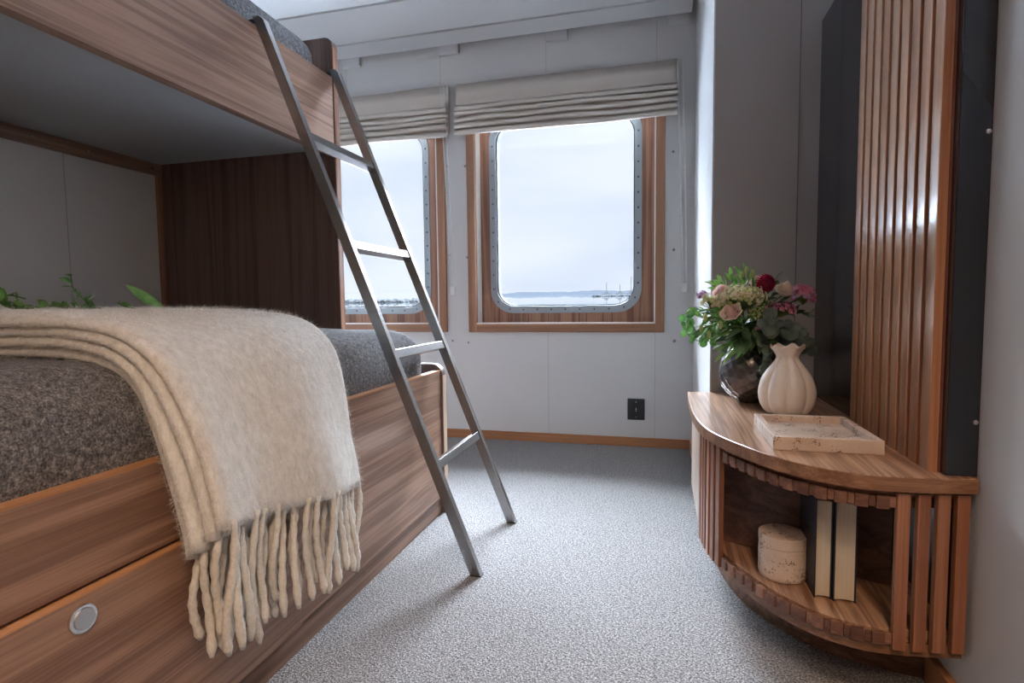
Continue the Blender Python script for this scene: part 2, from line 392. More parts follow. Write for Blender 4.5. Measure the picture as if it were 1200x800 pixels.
# hull outside the lining: holes for the portholes
PZ0, PZ1 = .695, 1.68
struct('wall_left', MB().box(XL-.05, XL, -1.7, 1.80, -.06, H+.2).box(XN-.05, XN, 1.80, YB+.05, -.06, H+.2).box(XN-.05, XL, 1.80, 1.84, -.06, H+.2), M['wall'])
wl = bpy.data.objects['wall_left']
obj('panel_seam', MB().box(XL-.001, XL+.0008, 1.399, 1.402, .5, 1.25), M['seam'], wl)
obj('panel_seam', MB().box(XL-.001, XL+.0008, .799, .802, .5, 1.25), M['seam'], wl)
struct('wall_right', MB().box(XR, XR+.05, -1.7, 1.89, -.06, H+.2), M['wall'])
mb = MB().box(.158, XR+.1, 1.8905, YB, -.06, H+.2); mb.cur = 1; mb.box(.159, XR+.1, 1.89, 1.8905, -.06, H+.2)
wc = struct('wall_corner', mb, [M['wall'], M['wallshade']])
obj('panel_seam', MB().box(.4, .4025, 1.8892, 1.891, .44, H), M['seamdark'], wc)
obj('seam_bead', MB().box(.4025, .4055, 1.8885, 1.891, .44, H), M['wallshade'], wc, bevel=.001)
obj('edge_strip', MB().box(.1572, .162, 1.889, 1.895, .434, H), M['whitebracket'], wc)
struct('wall_rear', MB().box(XN, XR, -1.7, -1.62, -.06, H+.2), M['divider'])
b = struct('baseboard_back', MB().box(-2.2, .158, YB-.012, YB, 0, .046), M['base'], bevel=.002)
for x in (-.835, -.44, -.03): obj('screw', MB().ball((x-.02, YB-.012, .028), .005, 8, 5, (1, .5, 1)), M['chrome'], b, smooth=True)
struct('baseboard_corner', MB().box(.146, .158, 1.87, YB-.012, 0, .046), M['baseY'], bevel=.002)
struct('baseboard_right', MB().box(XR-.014, XR, -1.6, 1.186, 0, .058), M['baseY'], bevel=.002)

# ------------------------------------------------------------------ windows
def rrect(x0, x1, z0, z1, r, n=8):
    out = []
    for cx, cz, a0 in ((x1-r, z1-r, 0), (x0+r, z1-r, PI/2), (x0+r, z0+r, PI), (x1-r, z0+r, 1.5*PI)):
        for k in range(n+1):
            a = a0+PI/2*k/n; out.append((cx+r*math.cos(a), cz+r*math.sin(a)))
    return out
def ring(mb, outer, inner, y0, y1):
    n = len(outer)
    vs = [(x, y0, z) for x, z in outer]+[(x, y0, z) for x, z in inner]+[(x, y1, z) for x, z in outer]+[(x, y1, z) for x, z in inner]
    fs = []
    for i in range(n):
        j = (i+1) % n
        fs += [(i, j, n+j, n+i), (2*n+i, 3*n+i, 3*n+j, 2*n+j), (i, 2*n+i, 2*n+j, j), (n+i, n+j, 3*n+j, 3*n+i)]
    return mb.add(vs, fs)
def window(k):
    x0, x1 = WIN[k]; w = sempty('window_%d' % k, (x0, YB, TZ0))
    yt0, yt1 = YB-.016, YB+.018
    obj('trim_board', MB().box(x0, x0+TW, yt0, yt1, TZ0, TZ1), M['trimZ'], w, bevel=.0025)
    obj('trim_board', MB().box(x1-TW, x1, yt0, yt1, TZ0, TZ1), M['trimZ'], w, bevel=.0025)
    obj('trim_board', MB().box(x0+TW, x1-TW, yt0, yt1, TZ0, TZ0+TW), M['trimX'], w, bevel=.0025)
    obj('trim_board', MB().box(x0+TW, x1-TW, yt0, yt1, TZ1-TW, TZ1), M['trimX'], w, bevel=.0025)
    a0, a1, c0, c1 = x0+TW, x1-TW, TZ0+TW, TZ1-TW; YL = YB+.09
    t = .008
    mb = MB().box(a0-t, a0, yt1, YL+.02, c0, c1).box(a1, a1+t, yt1, YL+.02, c0, c1).box(a0-t, a1+t, yt1, YL+.02, c0-t, c0).box(a0-t, a1+t, yt1, YL+.02, c1, c1+t)
    obj('jamb', mb, M['jamb'], w)
    obj('sill_bead', MB().box(a0, a1, yt0+.004, yt1-.002, c0, c0+.006).box(a1-.007, a1, yt0+.004, yt1-.002, c0, c1), M['jamb'], w)
    px0, px1 = (-.885, -.088) if k == 2 else (-2.03, -1.232)
    ou = rrect(px0, px1, PZ0-.025, PZ1+.025, .125); inn = rrect(px0+.035, px1-.035, PZ0+.012, PZ1-.012, .10)
    # walnut board behind the reveal with the porthole cut in it
    n = len(ou); mbp = MB()
    rect = []
    for (x, z) in ou:
        cx, cz = (px0+px1)/2, (PZ0+PZ1)/2; dx, dz = x-cx, z-cz
        s = min(((a1-cx) if dx > 0 else (a0-cx))/dx if abs(dx) > 1e-6 else 9, ((c1-cz) if dz > 0 else (c0-cz))/dz if abs(dz) > 1e-6 else 9)
        rect.append((cx+dx*s, cz+dz*s))
    # snap the four corner samples to the true corners
    for tx, tz in ((a0, c0), (a0, c1), (a1, c0), (a1, c1)):
        i = min(range(n), key=lambda q: (rect[q][0]-tx)**2+(rect[q][1]-tz)**2); rect[i] = (tx, tz)
    ring(mbp, rect, ou, YL, YL+.015); obj('lining_board', mbp, M['lining'], w)
    fr = obj('porthole_frame', ring(MB(), ou, inn, YL-.006, YL+.05), M['porthole'], w, bevel=.0015)
    obj('gasket', ring(MB(), inn, rrect(px0+.041, px1-.041, PZ0+.018, PZ1-.018, .094), YL+.006, YL+.04), M['rubber'], w)
    # bolts around the frame
    mid = rrect(px0+.018, px1-.018, PZ0-.006, PZ1+.006, .112, 10); pts = [Vector((x, z)) for x, z in mid]; pts.append(pts[0])
    rs, L = arc_resample(pts, 44); mbb = MB()
    for p in rs[:-1]: mbb.ball((p.x, YL-.006, p.y), .0055, 6, 4, (1, .7, 1))
    obj('bolts', mbb, M['bolt'], fr)
    g = rrect(px0+.036, px1-.036, PZ0+.013, PZ1-.013, .099)
    obj('pane', MB().prism(g, YL+.028, YL+.034, 'Y'), M['glass'], w)
    # steel shell round the opening, outside the lining
    hull = MB(); ring(hull, [(a0-.2, c0-.2)]*0 or rect, ou, YL+.03, YL+.06); obj('hull_plate', hull, M['cork'], w)
window(1); window(2)

# ------------------------------------------------------------------ roman blinds
def blind(x0, x1, label, seed, chain_side):
    ztop, zbot = 1.852, 1.588
    t = thing('roman_blind', label, 'blind', (x0, YB-.03, zbot))
    # folded profile: flat head then four drooping folds
    folds = [(1.752, 1.700), (1.712, 1.668), (1.682, 1.640), (1.655, 1.612)]
    prof = [(.022, ztop), (.026, 1.80), (.030, 1.765), (.036, 1.745), (.034, 1.737), (.018, 1.742)]
    zz = [1.745, 1.711, 1.682, 1.653, 1.622, zbot]
    dd = [.042, .050, .052, .053, .054]
    for i in range(1, 6):
        a, b_ = zz[i-1], zz[i]; d = dd[i-1]+.008
        prof += [(d-.032, a+.001), (d-.005, (a*.62+b_*.38)), (d+.006, (a+b_)/2), (d+.008, b_+.003), (d+.002, b_-.003), (d-.026, b_+.003)]
    prof += [(.030, zbot+.02), (.010, zbot+.03), (.012, ztop-.01)]
    nx = 60; n = len(prof); mb = MB(); rng = random.Random(seed); vs = []
    for i in range(nx+1):
        x = x0+(x1-x0)*i/nx
        for j, (d, z) in enumerate(prof):
            k = .0030*noise.noise(Vector((x*4.5, j*.22, seed)))+.0022*noise.noise(Vector((x*19, j*.9, seed)))
            dz = .010*noise.noise(Vector((x*3.1, (j//6)*1.7, seed+5)))*(1 if 6 <= j < n-3 else .4)
            xx = x+(.004*noise.noise(Vector((j*1.3, i//(nx), seed))) if i in (0, nx) else 0)
            vs.append((xx, YB-.008-d-k, z+dz))
    fs = [(i*n+j, i*n+(j+1) % n, (i+1)*n+(j+1) % n, (i+1)*n+j) for i in range(nx) for j in range(n)]
    fs += [tuple(range(n)), tuple(reversed(range(nx*n, nx*n+n)))]
    mb.add(vs, fs); obj('folded_fabric', mb, M['blind'], t, smooth=True)
    obj('head_rail', MB().box(x0+.01, x1-.01, YB-.022, YB-.001, ztop-.03, ztop+.006), M['whiteplastic'], t, bevel=.002)
    cx = x1+.012 if chain_side > 0 else x1-.02
    ch = MB()
    zlo = .80 if chain_side > 0 else .805
    for s in (-.5, .5):
        zc = ztop-.02
        while zc > zlo:
            tt = (ztop-zc)/(ztop-zlo)
            ch.ball((cx+s*.017+.028*tt-(.0 if s > 0 else .006*(1-tt)), YB-.035-.03*(1-tt)*(1 if s > 0 else .6), zc), .0042, 6, 4); zc -= .0092
    obj('bead_chain', ch, M['whiteplastic'], t)
    obj('chain_weight', MB().box(cx+.014, cx+.043, YB-.047, YB-.03, zlo-.035, zlo+.012), M['whiteplastic'], t, bevel=.005)
    return t
blind(-2.16, -1.066, 'raised cream roman blind over the window beside the bunk post', 3, -1)
blind(-1.021, .076, 'raised cream roman blind over the full window near the corner', 8, 1)

# ------------------------------------------------------------------ outlet
p0 = (-.1095, YB, .135)
o = thing('wall_socket', 'black double power socket low on the window wall', 'socket', p0)
obj('plate', MB().box(-.1516, -.0675, YB-.011, YB, .135, .2425), M['socket'], o, bevel=.004, seg=3)
for z in (.166, .211):
    mb = MB(); mb.tube([(-.1095, YB-.0125, z), (-.1095, YB-.009, z)], .0195, 24)
    so = obj('socket_face', mb, M['rubber'], o)
    for e in (.013, -.017): obj('earth_pin', MB().box(-.1115, -.1075, YB-.0165, YB-.012, z+e, z+e+.004), M['chrome'], so)
obj('screw', MB().ball((-.1095, YB-.011, .1885), .003, 8, 5, (1, .5, 1)), M['chrome'], o)

# ------------------------------------------------------------------ bunk bed
XF = -.723; YE = 1.786; YN = -.28; XU = -1.08
bed = thing('bunk_bed', 'built-in walnut bunk bed along the left wall', 'bunk bed', (-1.3, .75, 0))
obj('side_rail', MB().box(XF-.022, XF, YN, .975, .364, .497), M['bunk'], bed, bevel=.002)
obj('front_panel', MB().box(XF-.022, XF, .979, YE, .06, .497), M['bunk'], bed, bevel=.002)
obj('rail_edge_band', MB().box(XF-.023, XF+.0006, YN, YE, .495, .4985), M['edge'], bed)
dr = obj('drawer', MB().box(XF-.02, XF+.012, -.26, .972, .064, .358), M['bunk'], bed, bevel=.0015)
obj('drawer_edge_band', MB().box(XF-.02, XF+.0125, -.26, .972, .357, .3595), M['edge'], dr)
bt = MB(); bx, by, bz = XF+.012, .530, .330
def disc_x(mb, x0, x1, y, z, r, seg=32): return mb.tube([(x0, y, z), (x1, y, z)], r, seg)
pb = obj('push_button', disc_x(MB(), bx-.002, bx+.004, by, bz, .0185), M['chrome'], dr, bevel=.0015)
tag(pb, 'round satin metal push button')
obj('button_cap', disc_x(MB(), bx+.003, bx+.0062, by, bz, .0135), M['satin'], pb, bevel=.001)
obj('plinth', MB().box(XF-.06, XF-.006, YN, YE, 0, .056), M['plinthY'], bed, bevel=.001)
def rpanel(x0, x1, z0, z1, r, y0, y1, n=8):
    poly = [(x0, z0), (x1, z0)]+[(x1-r+r*math.cos(PI/2*k/n), z1-r+r*math.sin(PI/2*k/n)) for k in range(n+1)]+[(x0, z1)]
    return MB().prism(poly, y0, y1, 'Y')
ep = obj('end_panel', rpanel(XL, XF+.006, 0, .520, .04, YE+.002, YE+.034), M['divider'], bed, bevel=.002)
obj('end_panel_edge', MB().box(XF+.0055, XF+.0075, YE+.004, YE+.033, 0, .48), M['endedge'], ep)
dv = obj('divider_panel', rpanel(XL, XU, .40, 1.632, .03, 1.755, 1.787), M['divider'], bed, bevel=.0025)
obj('divider_edge', MB().box(XU-.0005, XU+.0015, 1.757, 1.785, .62, 1.60), M['lining'], dv)
ur = obj('upper_rail', MB().box(XU-.026, XU-.001, YN, 1.754, 1.243, 1.497), M['bunk'], bed, bevel=.002)
obj('lower_lip', MB().box(XU-.028, XU+.002, YN, 1.754, 1.236, 1.246), M['bunk'], ur, bevel=.001)
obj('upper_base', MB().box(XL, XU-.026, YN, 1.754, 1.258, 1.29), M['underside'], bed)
wr = obj('wall_batten', MB().box(XL, XL+.018, YN, 1.754, 1.214, 1.257), M['plinthY'], bed, bevel=.002)
for yy in (.35, .85, 1.30, 1.47, 1.71): obj('screw', disc_x(MB(), XL+.017, XL+.0195, yy, 1.236, .0045, 10), M['chrome'], wr)
cl = obj('corner_cleat', MB().box(XL, XL+.014, 1.735, 1.754, .5, 1.214), M['lining'], bed, bevel=.002)
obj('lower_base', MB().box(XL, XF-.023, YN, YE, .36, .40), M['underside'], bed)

def mattress(name, label, x0, x1, y0, y1, z0, z1, r, crown, mat, seed):
    mb = MB(); nx, ny, nz = 34, 90, 12
    def sdf_round(p):
        # push a point of the cube surface on to a rounded box
        c = Vector(((x0+x1)/2, (y0+y1)/2, (z0+z1)/2)); h = Vector(((x1-x0)/2, (y1-y0)/2, (z1-z0)/2))
        q = p-c; inner = Vector([max(-h[i]+r, min(h[i]-r, q[i])) for i in range(3)])
        d = q-inner
        if d.length > 1e-9: q = inner+d.normalized()*r
        p = c+q
        u = (p.x-c.x)/h.x; top = max(0, (p.z-c.z)/h.z)
        p.z += crown*(1-u*u)*top
        p += Vector((noise.noise(p*5+Vector((seed, 0, 0))), noise.noise(p*5+Vector((0, seed, 0))), noise.noise(p*6+Vector((0, 0, seed)))))*.006
        return p
    bm = bmesh.new(); bmesh.ops.create_cube(bm, size=1)
    bmesh.ops.subdivide_edges(bm, edges=bm.edges[:], cuts=47, use_grid_fill=True)
    for v in bm.verts:
        c = Vector(((x0+x1)/2, (y0+y1)/2, (z0+z1)/2))
        v.co = sdf_round(c+Vector((v.co.x*(x1-x0), v.co.y*(y1-y0), v.co.z*(z1-z0))))
    me = bpy.data.meshes.new(name); loc = Vector(((x0+x1)/2, (y0+y1)/2, z0))
    for v in bm.verts: v.co -= loc
    bm.to_mesh(me); bm.free(); me.materials.append(mat); me.polygons.foreach_set('use_smooth', [True]*len(me.polygons))
    o = bpy.data.objects.new(name, me); COL.objects.link(o); o.location = loc
    return tag(o, label, 'mattress')
mattress('mattress', 'grey felted wool covered mattress on the lower bunk under the throw', XL+.01, -.742, YN+.02, 1.752, .402, .638, .10, .011, M['blanket'], 3)
mattress('mattress', 'grey wool covered mattress on the top bunk behind the ladder', XL+.01, XU-.034, YN+.02, 1.742, 1.292, 1.612, .075, .02, M['blanket'], 11)

# ------------------------------------------------------------------ ladder
lad = thing('bunk_ladder', 'brushed steel ladder leaning against the top bunk', 'ladder', (-.47, 1.57, 0))
SL = -.398
def lx(z): return -.4535+SL*z          # front face of a stile at height z
def stile(y0, y1):
    zt = 1.522; w = .0302
    poly = [(lx(0)-w, 0), (lx(0), 0), (lx(zt-.012), zt-.012), (lx(zt)-.010, zt), (lx(zt)-w-.002, zt)]
    return MB().prism(poly, y0, y1, 'Y')
for y0, y1 in ((1.376, 1.397), (1.749, 1.770)):
    st = obj('stile', stile(y0, y1), M['steel'], lad, bevel=.0015)
    obj('hook', MB().box(-1.1125, lx(1.51)-.028, y0+.003, y1-.003, 1.503, 1.515).box(-1.1125, -1.107, y0+.003, y1-.003, 1.44, 1.503), M['blackmat'], st, bevel=.001)
    obj('foot_cap', MB().box(lx(0)-.0305, lx(0)+.0005, y0-.0005, y1+.0005, 0, .003), M['rubber'], st)
dirv = Vector((SL, 0, 1)).normalized(); nrm = Vector((1, 0, -SL)).normalized()
for z in (1.196, .896, .596, .296):
    c = Vector((lx(z)-.0145, 1.573, z-.010))
    obj('rung', MB().obox(c, nrm*.0135, Vector((0, .1765, 0)), dirv*.0125), M['steel'], lad, bevel=.0015)

# ------------------------------------------------------------------ wool throw
path = [(-1.74, .648), (-1.5, .653), (-1.25, .655), (-1.05, .653), (-.93, .650), (-.86, .644), (-.80, .630), (-.760, .600), (-.737, .55), (-.719, .49), (-.702, .42), (-.690, .36), (-.687, .328)]
pp = arc_resample(catmull([(x, z, 0) for x, z in path], 8), 70)[0]
def pnorm(i):
    a = pp[max(0, i-1)]; b = pp[min(len(pp)-1, i+1)]; t = (b-a).normalized(); n = Vector((-t.y, t.x, 0))
    return n if n.y > 0 or (abs(n.y) < .5 and n.x > 0) else -n
NL = 4
def throw_pt(l, i, v, hn):
    """layer l, path station i, v in 0..1 across, hn = -1..1 through the thickness"""
    f = i/70
    front = max(0, min(1, (f-.62)/.3))
    y0 = .668-.010*front+(.004, -.003, .003, .0)[l]-.004*math.sin(5*f+l*2); y1 = 1.185-.085*front-.006*l
    w = noise.noise(Vector((f*3.0, l*2.1, 4.0)))*.008
    y0 += w
    y = y0+(y1-y0)*v
    n = pnorm(i)
    d = .009+(.0152+.002*front)*l+front*(.006+.011*math.sin(y*21+.8)*(.4+.3*l))+.0045*noise.noise(Vector((f*7, y*8, l*.7)))
    edge = 1-min(1, min(v, 1-v)/.02)
    d -= .004*edge
    q = pp[i]+n*(d+hn*(.0076+.0007*front))
    drop = 0
    lift = max(0, (f-.78)/.22)*((1-v)*(.022+.015*l))
    return Vector((q.x, y, q.y+lift))
body = MB()
NV = 46
for l in range(NL):
    loop = []
    for k in range(NV+1): loop.append((k/NV, 1))
    loopn = len(loop)
    vs = []; last = 70
    ringp = [(k/NV, .0+1.0) for k in range(NV+1)]+[(1.006, 0.35), (1.006, -.35)]+[(1-k/NV, -1.0) for k in range(NV+1)]+[(-.012, -.4), (-.012, .4)]
    m = len(ringp)
    for i in range(0, 71):
        for (v, h) in ringp: vs.append(throw_pt(l, i, v, h))
    fs = [(i*m+k, i*m+(k+1) % m, (i+1)*m+(k+1) % m, (i+1)*m+k) for i in range(70) for k in range(m)]
    fs += [tuple(range(m)), tuple(reversed(range(70*m, 71*m)))]
    body.add(vs, fs)
thr = thing('wool_throw', 'folded cream mohair throw with tassels hanging over the bunk side', 'throw', (-.9, .9, .68))
obj('folded_wool', body, M['throw'], thr, smooth=True)
# brushed pile: short fibres on the outer faces
fz = MB(); rng = random.Random(5)
def fibre(p, d, ln, w):
    side = d.cross(Vector((rng.uniform(-1, 1), rng.uniform(-1, 1), rng.uniform(-1, 1)))).normalized()*w
    bend = Vector((rng.uniform(-1, 1), rng.uniform(-1, 1), rng.uniform(-1, 1)))*ln*.35
    a = p; b_ = p+d*ln*.5+bend*.4; c = p+d*ln+bend
    o_ = len(fz.v); fz.v += [tuple(a-side), tuple(a+side), tuple(b_+side*.8), tuple(b_-side*.8), tuple(c)]
    fz.f += [(o_, o_+1, o_+2, o_+3), (o_+3, o_+2, o_+4)]; fz.mi += [0, 0]
for q in range(34000):
    i = min(69, int(70*(.28+.72*rng.random()))); v = rng.random()
    p = throw_pt(NL-1, i, v, 1.0); n2 = pnorm(i); n3 = Vector((n2.x, 0, n2.y)); t = throw_pt(NL-1, min(70, i+1), v, 1)-p
    p += t*rng.random()
    d = (n3*rng.uniform(.12, .6)+t.normalized()*rng.uniform(-.5, 1)+Vector((0, rng.uniform(-.7, .7), 0))).normalized()
    fibre(p, d, rng.uniform(.006, .017), .00018)
for q in range(16000):
    l = rng.randrange(NL); i = min(69, int(70*(.25+.75*rng.random()))); v = 0 if rng.random() < .8 else 1
    vv = -.012 if v == 0 else 1.006; hh = rng.uniform(-.9, .9); p = throw_pt(l, i, vv, hh).lerp(throw_pt(l, i+1, vv, hh), rng.random())
    d = Vector((rng.uniform(-.5, .5), (-1 if v == 0 else 1)*rng.uniform(.2, 1), rng.uniform(-.6, .4))).normalized()
    fibre(p, d, rng.uniform(.003, .009), .00014)
fo = obj('brushed_pile', fz, M['fuzz'], thr, fixn=False); fo['kind'] = 'stuff'
# tassels
def tassel(p, ln, sway, r=.0062):
    mb = MB(); n = 16; pts = []; rad = []
    ph = rng.uniform(0, 6)
    for k in range(n+1):
        t = k/n
        pts.append(Vector((p.x+.006*math.sin(t*4+ph)+.012*t*sway[0], p.y+.007*math.sin(t*5+ph*1.7)+.03*t*sway[1], p.z+.012-t*ln)))
        rad.append(r*(.85+.18*math.sin(t*34+ph)+.25*t)*(1 if k < n else .55))
    mb.tube(pts, r, 8, True, rad)
    for _ in range(34):
        k = rng.randrange(1, n); a = rng.uniform(0, 6.28)
        nn = Vector((math.cos(a), math.sin(a), -.5)).normalized(); q = pts[k]+nn*rad[k]*.9
        s = nn.cross(Vector((0, 0, 1))).normalized()*.0002; e = q+nn*rng.uniform(.004, .01)
        mb.add([q-s, q+s, e], [(0, 1, 2)])
    return obj('tassel', mb, M['yarn'], thr, smooth=True, fixn=False)
for l in range(NL):
    cnt = 17 if l == NL-1 else (12 if l == NL-2 else 9)
    for k in range(cnt):
        v = (k+.5)/cnt+rng.uniform(-.01, .01)
        if l < NL-2 and v > .55: v = rng.uniform(0, .3)
        p = throw_pt(l, 70, max(0.005, min(.995, v)), 0)
        tassel(p, (.025 if v < .3 else 0)+rng.uniform(.165, .205) if l == NL-1 else rng.uniform(.14, .19), (rng.uniform(-.4, .9), rng.uniform(-.5, .5)))

# ------------------------------------------------------------------ corner cabinet
ctl = [(.090, 1.884), (.087, 1.75), (.086, 1.62), (.087, 1.53), (.092, 1.44), (.104, 1.35), (.127, 1.275), (.159, 1.207), (.205, 1.130), (.265, 1.070), (.33, 1.040), (.40, 1.036), (.4999, 1.050)]
OUT = [p.to_2d() for p in catmull([(x, y, 0) for x, y in ctl], 10)]
def offset(line, d):
    out = []
    for i, p in enumerate(line):
        t = (line[min(i+1, len(line)-1)]-line[max(i-1, 0)]).normalized(); n = Vector((-t.y, t.x))   # to the left of travel = inwards
        out.append(p+n*d)
    out[-1].x = min(out[-1].x, .5005)
    for q in out: q.x = min(q.x, .5005)
    return out
def slab(line, z0, z1): return MB().prism([(p.x, p.y) for p in line]+[(.5005, line[0].y)], z0, z1, 'Z')
def band(line, d0, d1, z0, z1):
    a, b_ = offset(line, d0), offset(line, d1); mb = MB(); n = len(a)
    vs = [(p.x, p.y, z) for z in (z0, z1) for L in (a, b_) for p in L]
    fs = []
    for i in range(n-1):
        fs += [(i, i+1, n+i+1, n+i), (2*n+i, 3*n+i, 3*n+i+1, 2*n+i+1), (i, 2*n+i, 2*n+i+1, i+1), (n+i, n+i+1, 3*n+i+1, 3*n+i)]
    fs += [(0, n, 3*n, 2*n), (n-1, 3*n-1, 4*n-1, 2*n-1)]
    return mb.add(vs, fs)
ZT = .433
cab = thing('corner_shelf_unit', 'rounded walnut shelf unit with slatted front in the right corner', 'shelf unit', (.36, 1.45, 0))
top = obj('top_board', slab(OUT, ZT-.0255, ZT), M['cab'], cab, bevel=.0015)
obj('edge_banding', band(OUT, -.0008, .002, ZT-.025, ZT-.0012), M['cabedge'], top)
obj('neck_band', band(OUT, .020, .034, .394, ZT-.026), M['cabedge'], cab)
inner = offset(OUT, .030)
obj('stub_rail', band(OUT, .027, .036, .374, .397), M['stub'], cab)
obj('shelf_board', slab(offset(OUT, .026), .138, .160), M['cab'], cab, bevel=.001)
obj('lower_board', slab(offset(OUT, .0208), .117, .1375), M['cabedge'], cab, bevel=.001)
obj('plinth', slab([p.to_2d() for p in catmull([(.150, 1.86, 0), (.152, 1.68, 0), (.160, 1.56, 0), (.172, 1.495, 0), (.198, 1.406, 0), (.242, 1.330, 0), (.297, 1.266, 0), (.353, 1.232, 0), (.423, 1.206, 0), (.5, 1.19, 0)], 8)], 0, .121), M['plinth'], cab)
# slats standing along the front curve
fine, LT = arc_resample([Vector((p.x, p.y, 0)) for p in offset(OUT, .014)], 600)
def on_curve(s):
    i = max(0, min(599, int(s/LT*600))); t = (fine[i+1]-fine[i]).normalized()
    return fine[i].lerp(fine[i+1], s/LT*600-i), t, Vector((-t.y, t.x, 0))
def post(s, w, dep, z0, z1, name, mat):
    p, t, n = on_curve(s)
    return obj(name, MB().obox(p+Vector((0, 0, (z0+z1)/2)), t*w/2, n*dep/2, Vector((0, 0, (z1-z0)/2))), mat, cab, bevel=.0012)
s_end = LT-.0145; k = 0
left_s = []
while True:
    s = s_end-k*.0302
    p, _, _ = on_curve(s)
    if p.y > 1.455 and k > 5: break
    if k < 4 or p.y > 1.300: post(s, .0195, .012, .132, .403, 'slat', M['slat'])
    else:
        post(s, .0195, .009, .374, .3965, 'upper_stub', M['stub']); post(s, .0195, .009, .1385, .160, 'lower_stub', M['stub'])
        # the packing pieces between two slat ends
        post(s+.0151, .0105, .004, .3765, .3955, 'upper_stub', M['stub']); post(s+.0151, .0105, .004, .140, .1595, 'lower_stub', M['stub'])
    k += 1
for z0, z1 in ((.374, .3965), (.140, .1595)):
    pass
obj('side_panel', MB().prism([(.106, 1.463), (.122, 1.463), (.122, 1.882), (.104, 1.882), (.103, 1.65)], .132, .406), M['cabZ'], cab, bevel=.001)
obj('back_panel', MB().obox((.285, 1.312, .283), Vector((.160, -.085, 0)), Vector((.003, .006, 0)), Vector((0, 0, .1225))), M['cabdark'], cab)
obj('wall_side_panel', MB().box(.486, .5005, 1.085, 1.88, .16, .406), M['blackmat'], cab)  # painted black to stand in for the shade deep inside the unit
# ------------------------------------------------------------------ black panel and slatted panel
bp_ = thing('wall_panel', 'tall glossy black panel on the wall above the shelf unit', 'panel', (.48, 1.47, ZT))
obj('board', MB().box(.457, .5025, 1.0605, 1.8895, ZT, 1.54), [M['black']], bp_, bevel=.0015)
for z in (.523, .984, 1.38): obj('screw', MB().ball((.497, 1.0605, z), .0042, 8, 5, (1, .4, 1)), M['chrome'], bp_)
sp = thing('slatted_panel', 'vertical wooden slat panel fixed to the glossy black panel', 'slat panel', (.45, 1.28, ZT))
obj('backing_board', MB().box(.4535, .457, 1.078, 1.484, ZT, 1.5395), M['wslatback'], sp)
for k in range(9):
    y0 = 1.080+k*.0462
    poly = [(.4537, y0+.0335), (.4537, y0)]+[(.4395+.0004*(2*q/8-1)**2, y0+.0335*q/8) for q in range(9)]
    so = obj('slat', MB().prism(poly, ZT, 1.5395), [M['wslat'], M['wslatside']], sp)
    for pl in so.data.polygons: pl.use_smooth = pl.normal.x < -.9; pl.material_index = 0 if pl.normal.x < -.9 else 1

# ------------------------------------------------------------------ tray, canister, books
tr = thing('stone_tray', 'square travertine tray on the shelf unit top', 'tray', (.312, 1.29, ZT))
x0, x1, y0, y1 = .2165, .4085, 1.175, 1.409
mb = MB(); zt = ZT+.0265; t = .0135
obj('tray_floor', MB().box(x0+.004, x1-.004, y0+.004, y1-.004, ZT+.001, ZT+.0115), M['travertine'], tr)
obj('rim', ring(MB(), [(x0, y0), (x1, y0), (x1, y1), (x0, y1)], [(x0+t, y0+t), (x1-t, y0+t), (x1-t, y1-t), (x0+t, y1-t)], 0, 1), M['travertine'], tr, bevel=.0015)
rim = bpy.data.objects['rim']
me = rim.data
for i, v in enumerate(me.vertices):      # the ring helper works in x-z: lay it flat
    w = v.co+tr.location; v.co = Vector((w.x, w.z, ZT+w.y*(zt-ZT)))-tr.location
bm = bmesh.new(); bm.from_mesh(me); bmesh.ops.recalc_face_normals(bm, faces=bm.faces); bm.to_mesh(me); bm.free()

cn = thing('stone_canister', 'round travertine canister with lid on the lower shelf', 'canister', (.248, 1.228, .160))
c = (.248, 1.228, .160)
obj('jar', MB().lathe([(.040, 0), (.0445, .002), (.0462, .008), (.0462, .066), (.0452, .0668)], c, 48), M['travertine'], cn, smooth=False)
obj('lid', MB().lathe([(.0452, .0676), (.0464, .0684), (.0464, .088), (.0455, .0895), (.030, .0900)], c, 48), M['travertine'], cn)
def book(x0, x1, y0, y1, z0, z1, label):
    b_ = thing('book', label, 'book', ((x0+x1)/2, (y0+y1)/2, z0), 'books on the lower shelf')
    t = .0026
    obj('cover', MB().box(x0, x0+t, y0, y1, z0, z1).box(x1-t, x1, y0, y1, z0, z1).box(x0, x1, y1-t, y1, z0, z1), M['navy'], b_, bevel=.0006)
    n = 8; poly = [(x0+t, y1-t)]+[(x0+t+(x1-x0-2*t)*k/n, y0+.003+.003*math.sin(PI*k/n)) for k in range(n+1)]+[(x1-t, y1-t)]
    obj('pages', MB().prism(poly, z0+.003, z1-.003), M['pages'], b_)
book(.2865, .3165, 1.142, 1.262, .1605, .350, 'thinner dark book beside the stone canister, pages facing out')
book(.3175, .3560, 1.136, 1.256, .1605, .350, 'thicker dark book standing right of the thinner one')

